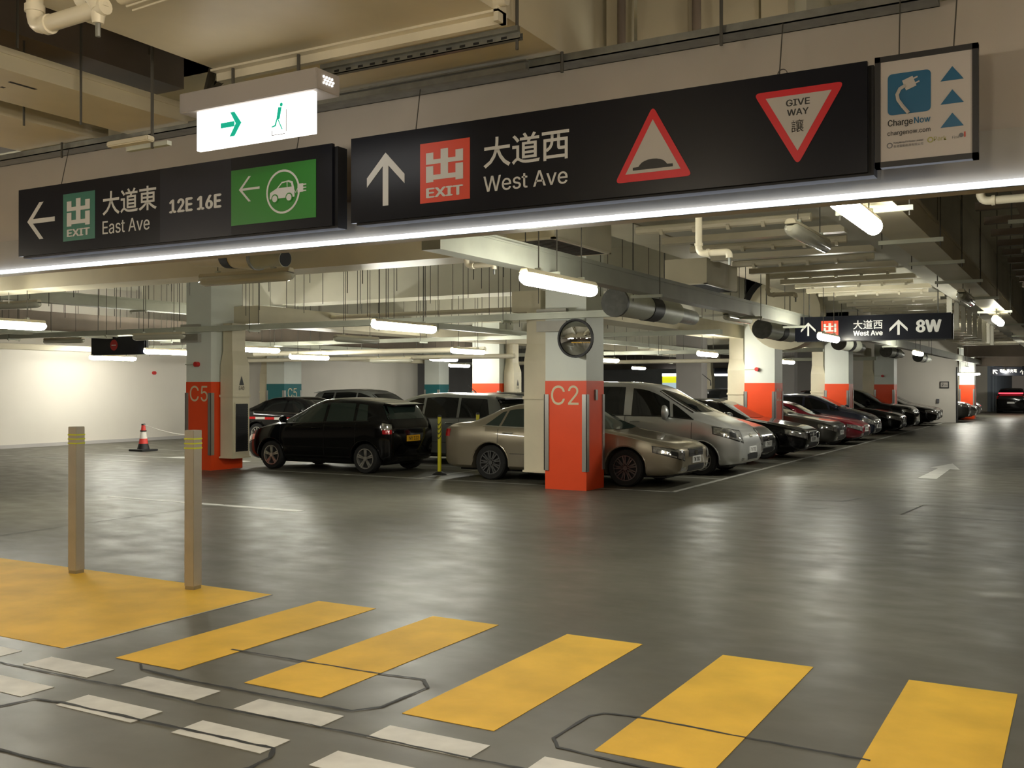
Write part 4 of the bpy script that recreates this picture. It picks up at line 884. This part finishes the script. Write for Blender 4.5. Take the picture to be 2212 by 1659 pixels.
def make_car(name, kind, loc, heading, pm, label, plate=None, platem='plate', rimm='rim', spokes=10, twin=False, detail=2, face='a', glass='glass', cat='car', group=None):
    sp = SPECS[kind]; L, W, H, wb, fo, r = sp['L'], sp['W'], sp['H'], sp['wb'], sp['fo'], sp['r']
    root = empty(name, loc, label, cat, group or 'parked cars', heading)
    key = kind
    if key not in BM_CACHE: BM_CACHE[key] = body_mesh(sp)
    vs, fs = BM_CACHE[key]; mb = MB(); mb.add(vs, fs); mb.sm = True; body = mb.build('body', pm, root)
    bvh = BVHTree.FromPolygons([Vector(v) for v in vs], fs)
    top = smooth_prof(sp['top'], L); belt = lambda u: interp(sp['belt'], u)
    def proj(o, d, off):
        h, nrm, i, dist = bvh.ray_cast(Vector(o), Vector(d))
        if h is None: return None
        if nrm.dot(Vector(d)) > 0: nrm = -nrm
        return h+nrm*off
    def patch(fn, nu, nv, d, off, nm, m, parent=root):
        """fn(s,t)->ray origin; grid projected on to the body"""
        G = [[proj(fn(i/nu, j/nv), d, off) for j in range(nv+1)] for i in range(nu+1)]
        vs = []; idx = {}
        for i in range(nu+1):
            for j in range(nv+1):
                if G[i][j] is not None: idx[(i, j)] = len(vs); vs.append(G[i][j])
        fs = [(idx[i, j], idx[i+1, j], idx[i+1, j+1], idx[i, j+1]) for i in range(nu) for j in range(nv) if all(q in idx for q in ((i, j), (i+1, j), (i+1, j+1), (i, j+1)))]
        if not fs: return None
        mb = MB(); mb.add(vs, fs); return mb.build(nm, m, parent, smooth=True)
    def sidef(a, b, a2, b2, z0f, z1f, s):
        return lambda p, q: (L/2-lerp(lerp(a, b, p), lerp(a2, b2, p), q), s*3, lerp(z0f(lerp(a, b, p)), z1f(lerp(a2, b2, p)), q))
    sides = (1, -1)
    for s in sides:
        for (a, b, a2, b2) in sp['win']:
            patch(sidef(a, b, a2, b2, lambda u: belt(u)+.025, lambda u: top(u)-.105, s), 10, 5, (0, -s, 0), .004, 'side_window', glass)
        w0, w1 = sp['win'][0], sp['win'][-1]
        # black window surround and seams
        patch(sidef(w0[0]-.03, w1[1]+.05, w0[0]-.02, w1[1]+.05, lambda u: belt(u)+.004, lambda u: belt(u)+.022, s), 20, 1, (0, -s, 0), .006, 'window_seal', 'chrome' if kind in ('sedan',) else 'trimblack')
        if detail > 1:
            for u in (w0[0]+.0, (sp['win'][1 if kind in ('sedan', 'coupe', 'suv') else 2][0])-.04, (sp['win'][-1][0] if kind != 'coupe' else 2.75)):
                patch(sidef(u, u+.010, u, u+.010, lambda q: .34, lambda q: belt(q)+.01, s), 1, 12, (0, -s, 0), .002, 'door_seam', 'trimblack')
            patch(sidef(fo+r+.1, fo+wb-r-.1, fo+r+.1, fo+wb-r-.1, lambda u: .50, lambda u: .508, s), 14, 1, (0, -s, 0), .003, 'rub_strip', 'trimblack')
            for u in ((sp['win'][1 if kind in ('sedan', 'coupe', 'suv') else 2][0])-.26, sp['win'][1 if kind in ('sedan', 'suv') else 2 if kind != 'coupe' else 1][1]-.16):
                hp = proj((L/2-u, s*3, belt(u)-.10), (0, -s, 0), .012)
                if hp: 
                    mb = MB(); mb.tube([hp+Vector((.10, 0, 0)), hp+Vector((.07, s*.02, .004)), hp+Vector((-.07, s*.02, .004)), hp+Vector((-.10, 0, 0))], .013, 8); mb.build('door_handle', 'chrome' if kind == 'sedan' else pm, root)
        patch(sidef(fo+r+.08, fo+wb-r-.08, fo+r+.08, fo+wb-r-.08, lambda u: .19, lambda u: .27, s), 10, 2, (0, -s, 0), .005, 'sill', 'trimblack' if kind != 'sedan' else pm)
        # wheel arches lips
        for xw in (fo, fo+wb):
            mb = MB(); pts = []
            for k in range(17):
                a = PI*k/16; q = proj((L/2-xw+(r+.075)*math.cos(a), s*3, r+(r+.07)*math.sin(a)), (0, -s, 0), .002)
                if q and (r+(r+.07)*math.sin(a)) > .26: pts.append(q)
            if len(pts) > 3: mb.tube(pts, .010, 6); mb.build('arch_lip', pm, root)
        # mirror
        u = w0[0]+(.12 if kind != 'van' else .55); hp = proj((L/2-u, s*3, belt(u)+.04), (0, -s, 0), 0)
        if hp:
            mb = MB(); c = hp+Vector((.02, s*.12, .06)); hz = .075 if kind != 'van' else .15
            vs2 = []; fs2 = []; n = 12
            for i, (dx, k) in enumerate(((-.05, .75), (-.045, .95), (0, 1), (.04, .8), (.07, .35))):
                for j in range(n): a = 2*PI*j/n; vs2.append(c+Vector((dx, .095*k*math.cos(a), hz*k*math.sin(a))))
            for i in range(4):
                for j in range(n): fs2.append((i*n+j, i*n+(j+1)%n, (i+1)*n+(j+1)%n, (i+1)*n+j))
            fs2.append(tuple(range(n))); fs2.append(tuple(4*n+j for j in range(n)))
            mb.add(vs2, fs2); mm = mb.build('wing_mirror', pm, root, smooth=True)
            MB().tube([hp+Vector((.01, 0, .0)), c+Vector((0, -s*.06, -.04))], .02, 6).build('mirror_stalk', 'trimblack', mm)
        # headlight, wraps the corner
        d = Vector((-math.cos(.75), -s*math.sin(.75), 0)); pe = Vector((-math.sin(.75)*1, s*math.cos(.75), 0))
        hz = top(.12)-.10; lens = {'van': (.46, .98, .20), 'hatch': (.30, .78, .17), 'sedan': (.40, .90, .15), 'coupe': (.42, .84, .14), 'suv': (.45, .88, .14), 'mpv': (.40, .80, .16)}[kind]
        base = Vector((L/2-.0, 0, 0))
        def hl(p, q, s=s, base=base, pe=pe):
            y = lerp(lens[0], lens[1], p); rise = .10*p+(.10 if kind == 'van' else 0)
            z = hz-lens[2]*(1-q)*(1-.35*p)+rise*.9
            P0 = base+Vector((-.2-.25*p, s*y*W/1.82, z)); return P0-d*3
        patch(lambda p, q: hl(lerp(-.03, 1.03, p), lerp(-.12, 1.10, q)), 9, 5, d, .004, 'headlight_surround', 'trimblack')
        patch(hl, 8, 4, d, .007, 'headlight', 'lens')
        if detail > 1:
            def hl2(p, q, s=s): 
                o = hl(lerp(.30, .52, p), lerp(.2, .75, q)); return o
            patch(hl2, 4, 4, d, .010, 'projector_lamp', 'hubdark')
            patch(lambda p, q: hl(lerp(.62, .80, p), lerp(.2, .6, q)), 4, 4, d, .010, 'reflector_lamp', 'chrome')
        # fog lamp
        patch(lambda p, q, s=s: (3+L, s*W*lerp(.29, .38, p), lerp(.30, .36, q)), 4, 2, (-1, 0, 0), .006, 'fog_lamp', 'lens')
        # tail lamp wraps the rear corner
        db = Vector((math.cos(.8), -s*math.sin(.8), 0))
        zl = {'sedan': (.80, .94), 'van': (.85, 1.5), 'hatch': (.80, 1.02), 'mpv': (.90, 1.12), 'coupe': (.75, .88), 'suv': (.95, 1.15)}[kind]
        def tl(p, q, s=s): return Vector((-L/2+.10+.10*p, s*(W/2-.22+.16*p), lerp(zl[0], zl[1], q)))-db*3
        if kind in ('hatch', 'mpv'):
            zm = lerp(zl[0], zl[1], .38)
            patch(lambda p, q: tl(p, q*.38), 6, 2, db, .008, 'tail_light', 'redlens'); patch(lambda p, q: tl(lerp(p, p, q), .4+q*.6*(.75+.25*p)), 6, 3, db, .008, 'tail_light_clear', 'lens')
        else: patch(tl, 6, 3, db, .008, 'tail_light', 'redlens')
        for xw in (fo, fo+wb): wheel(root, L/2-xw, s*(W/2-.115), r, s, rimm, spokes, twin=twin)
    # screens
    a, b = sp['ws']
    patch(lambda p, q: (L/2-lerp(a+.0-.10*(1-(2*p-1)**2)*(1-q)+.03, b, q), lerp(-1, 1, p)*W/2*lerp(.80, .66*sp['roofw']/.62, q), 4), 12, 8, (0, 0, -1), .005, 'windscreen', glass)
    if sp['rw']:
        a, b = sp['rw']; patch(lambda p, q: (L/2-lerp(a, b+.04*(1-(2*p-1)**2), q), lerp(-1, 1, p)*W/2*lerp(.60, .76, q), 4), 10, 6, (0, 0, -1), .005, 'rear_screen', glass)
    else:
        z0, z1 = belt(L)+.03, H-.17
        patch(lambda p, q: (-L, lerp(-1, 1, p)*W/2*lerp(.80, .70, q), lerp(z0, z1, q)), 10, 5, (1, 0, 0), .006, 'rear_screen', glass)
    if kind in ('hatch', 'mpv', 'suv'):
        mb = MB(); zz = top(L-.34)-.02; mb.prism([(-L/2+.34, zz+.03), (-L/2+.10, zz-.005), (-L/2+.10, zz-.035), (-L/2+.34, zz-.01)], 'y', -W*.33, W*.33); mb.build('roof_spoiler', pm, root, .01)
    # front face
    zf = top(.06)
    F = lambda y0, y1, z0, z1: (lambda p, q: (3+L, lerp(y0, y1, p), lerp(z0, z1, q)))
    if kind == 'van':
        patch(F(-.34, .34, .31, .42), 8, 3, (-1, 0, 0), .006, 'lower_grille', 'black')
        patch(F(-.07, .07, .74, .80), 4, 3, (-1, 0, 0), .008, 'badge', 'chrome')
    else:
        gw = {'sedan': .36, 'hatch': .40, 'mpv': .42, 'coupe': .30, 'suv': .42}[kind]
        patch(F(-gw, gw, zf-.17, zf-.05), 8, 3, (-1, 0, 0), .006, 'grille', 'black')
        if face in ('a', 'c'): patch(F(-gw-.02, gw+.02, zf-.055, zf-.03), 8, 1, (-1, 0, 0), .010, 'grille_bar', 'chrome'); patch(F(-gw, gw, zf-.12, zf-.11), 8, 1, (-1, 0, 0), .010, 'grille_bar', 'chrome')
        patch(F(-.07, .07, zf-.15, zf-.07), 4, 3, (-1, 0, 0), .014, 'badge', 'chrome')
        patch(F(-.42, .42, .27, .38), 8, 2, (-1, 0, 0), .006, 'lower_grille', 'black')
    patch(lambda p, q: (3+L, lerp(-W*.46, W*.46, p), lerp(.185, .225, q)), 10, 1, (-1, 0, 0), .004, 'bumper_lip', 'trimblack')
    patch(lambda p, q: (-3-L, lerp(-W*.4, W*.4, p), lerp(.24, .34, q)), 10, 2, (1, 0, 0), .005, 'rear_bumper_insert', 'trimblack')
    # plates
    for end in (1, -1):
        zc = .47 if end == 1 else (.78 if kind in ('sedan', 'coupe') else .70)
        if kind == 'van' and end == 1: zc = .50
        h = proj((end*(L+3), 0, zc), (-end, 0, 0), .0)
        if h is None: continue
        xx = h.x
        pl = MB().box(xx-.004 if end == 1 else xx-.022, xx+.022 if end == 1 else xx+.004, -.22, .22, zc-.06, zc+.06).build('number_plate', platem if (end == -1 or platem != 'platey') else 'plate', root)
        if plate:
            if end == 1: text_obj(plate, -.17, .17, zc-.038, zc+.038, xx+.0235, 'signink', pl, face='+x', bold=.02)
            else: text_obj(plate, -.17, .17, zc-.038, zc+.038, xx-.0235, 'signink', pl, face='-x', bold=.02)
    hb = MB().box(-L/2+.3, L/2-.3, -W/2+.25, W/2-.25, .16, .55); hb.build('underbody', 'black', root)
    return root
BM_CACHE = {}
P_gold = paint('gold', (.30, .26, .19)); P_silver = paint('silver', (.50, .51, .50)); P_black = paint('black', (.0015, .0015, .002), .0, .12, .35, .25)
P_grey = paint('grey', (.20, .21, .20)); P_dgrey = paint('dark_grey', (.07, .07, .065)); P_red = paint('dark_red', (.22, .006, .02), .3); P_navy = paint('navy', (.01, .014, .03), .3)
P_mar = paint('maroon', (.06, .008, .008), .3); P_ssil = paint('satin_silver', (.36, .37, .36))
nose = lambda x, L: x-L/2
make_car('sedan_car', 'sedan', (nose(-6.0, 4.81), 17.28, 0), 0, P_gold, 'gold sedan parked behind the nearest orange pillar with plate TW 7002', 'TW 7002', rimm='rimdark', spokes=9, twin=True, face='a', glass='glassg')
make_car('van', 'van', (nose(-5.78, 4.4), 20.05, 0), 0, P_silver, 'silver van with tall side windows parked beyond the gold sedan', 'TV 7702', detail=2)
make_car('hatchback_car', 'hatch', (nose(-6.2, 3.9), 22.75, 0), 0, P_ssil, 'silver hatchback nose just beyond the silver van', 'TN 871', detail=1)
make_car('sedan_car', 'sedan', (nose(-5.8, 4.81), 25.35, 0), 0, P_black, 'shiny black sedan in front of the second orange pillar', 'SL 2019', detail=1)
make_car('sedan_car', 'sedan', (nose(-5.95, 4.81), 29.45, 0), 0, P_dgrey, 'dark grey sedan between the second orange pillar and the red car', 'PE 836', detail=1)
make_car('coupe_car', 'coupe', (nose(-5.75, 4.32), 32.1, 0), 0, P_red, 'low dark red sports car, the only red one in the row', 'NR 350', detail=1)
make_car('hatchback_car', 'hatch', (nose(-5.85, 3.9), 34.7, 0), 0, P_navy, 'navy hatchback immediately beyond the red sports car', 'MK 41', detail=1)
make_car('sedan_car', 'sedan', (nose(-5.8, 4.81), 39.8, 0), 0, P_black, 'black sedan between the third and fourth orange pillars', 'LB 19', detail=1)
make_car('hatchback_car', 'suv', (nose(-5.75, 4.55), 42.9, 0), 0, P_black, 'tall black car beyond the black sedan, before the fourth pillar', None, detail=1)
make_car('sedan_car', 'sedan', (nose(-5.7, 4.81), 49.3, 0), 0, P_black, 'black sedan last but one before the white end wall', None, detail=1)
make_car('sedan_car', 'sedan', (nose(-5.9, 4.81), 51.9, 0), 0, P_mar, 'dark maroon sedan right against the white end wall', None, detail=1)
make_car('hatchback_car', 'hatch', (-13.94, 17.12, 0), PI, P_black, 'black hatchback with yellow plate NY 122 parked facing left', 'NY 122', 'platey', rimm='rim', spokes=5, twin=True, glass='glassg')
make_car('people_carrier', 'mpv', (-13.35, 19.95, 0), PI, P_grey, 'grey people carrier with dark windows between black hatchback and gold sedan', None, spokes=7)
make_car('estate_car', 'mpv', (-13.6, 23.0, 0), PI, P_black, 'dark car with pale roof edge behind the grey people carrier', 'cream vertical duct with a dark arrow mark, middle distance', None, detail=1)
make_car('sedan_car', 'sedan', (-20.3, 23.6, 0), 0, P_black, 'black sedan roof beside the teal pillar, behind the black hatchback', None, detail=1)
make_car('estate_car', 'suv', (-20.2, 26.8, 0), 0, P_grey, 'silver-grey estate car roof against the white back wall', None, detail=1)
make_car('sedan_car', 'sedan', (-20.0, 31.5, 0), 0, P_black, 'black roof of a car far behind the grey people carrier', 'cream vertical duct with a dark arrow mark, middle distance', None, detail=1)
make_car('sedan_car', 'sedan', (-13.6, 32.0, 0), PI, P_silver, 'distant silver car roof beyond the silver van', None, detail=1)
make_car('estate_car', 'suv', (-13.5, 40.4, 0), PI, P_black, 'distant dark car left of the second orange pillar', None, detail=1)
make_car('sedan_car', 'sedan', (-13.6, 43.5, 0), PI, P_dgrey, 'distant dark grey car behind the third orange pillar', None, detail=1)
make_car('estate_car', 'suv', (nose(-5.0, 4.55), 56.0, 0), 0, P_dgrey, 'dark car peeking past the edge of the white end wall', None, detail=1)
make_car('sedan_car', 'sedan', (nose(-4.9, 4.81), 58.7, 0), 0, P_silver, 'silver car nose in front of the small far orange pillar', None, detail=1)
make_car('hatchback_car', 'hatch', (nose(-5.15, 3.9), 64.0, 0), 0, P_silver, 'farthest pale car right of the small far orange pillar', None, detail=1)
c = make_car('estate_car', 'suv', (-4.15, 76.0, 0), PI/2, P_black, 'dark car with a red tail light bar driving into the far ramp', None, detail=1, group='moving cars')
MB().box(-2.32, -2.27, -.72, .72, 1.28, 1.36).build('tail_light_bar', 'taillit', c)
# roof aerials
for nm in [o for o in bpy.data.objects if o.name in ('van', 'people_carrier')]:
    x = -.2 if nm.name == 'van' else .2; z = SPECS['van' if nm.name == 'van' else 'mpv']['H']-.01
    MB().tube([(1.3 if nm.name == 'van' else -1.2, .1, z-.08), (1.3 if nm.name == 'van' else -1.2, .1, z+.02), (1.12 if nm.name == 'van' else -1.0, .1, z+.16)], [.014, .010, .005], 6).build('aerial', 'black', nm)
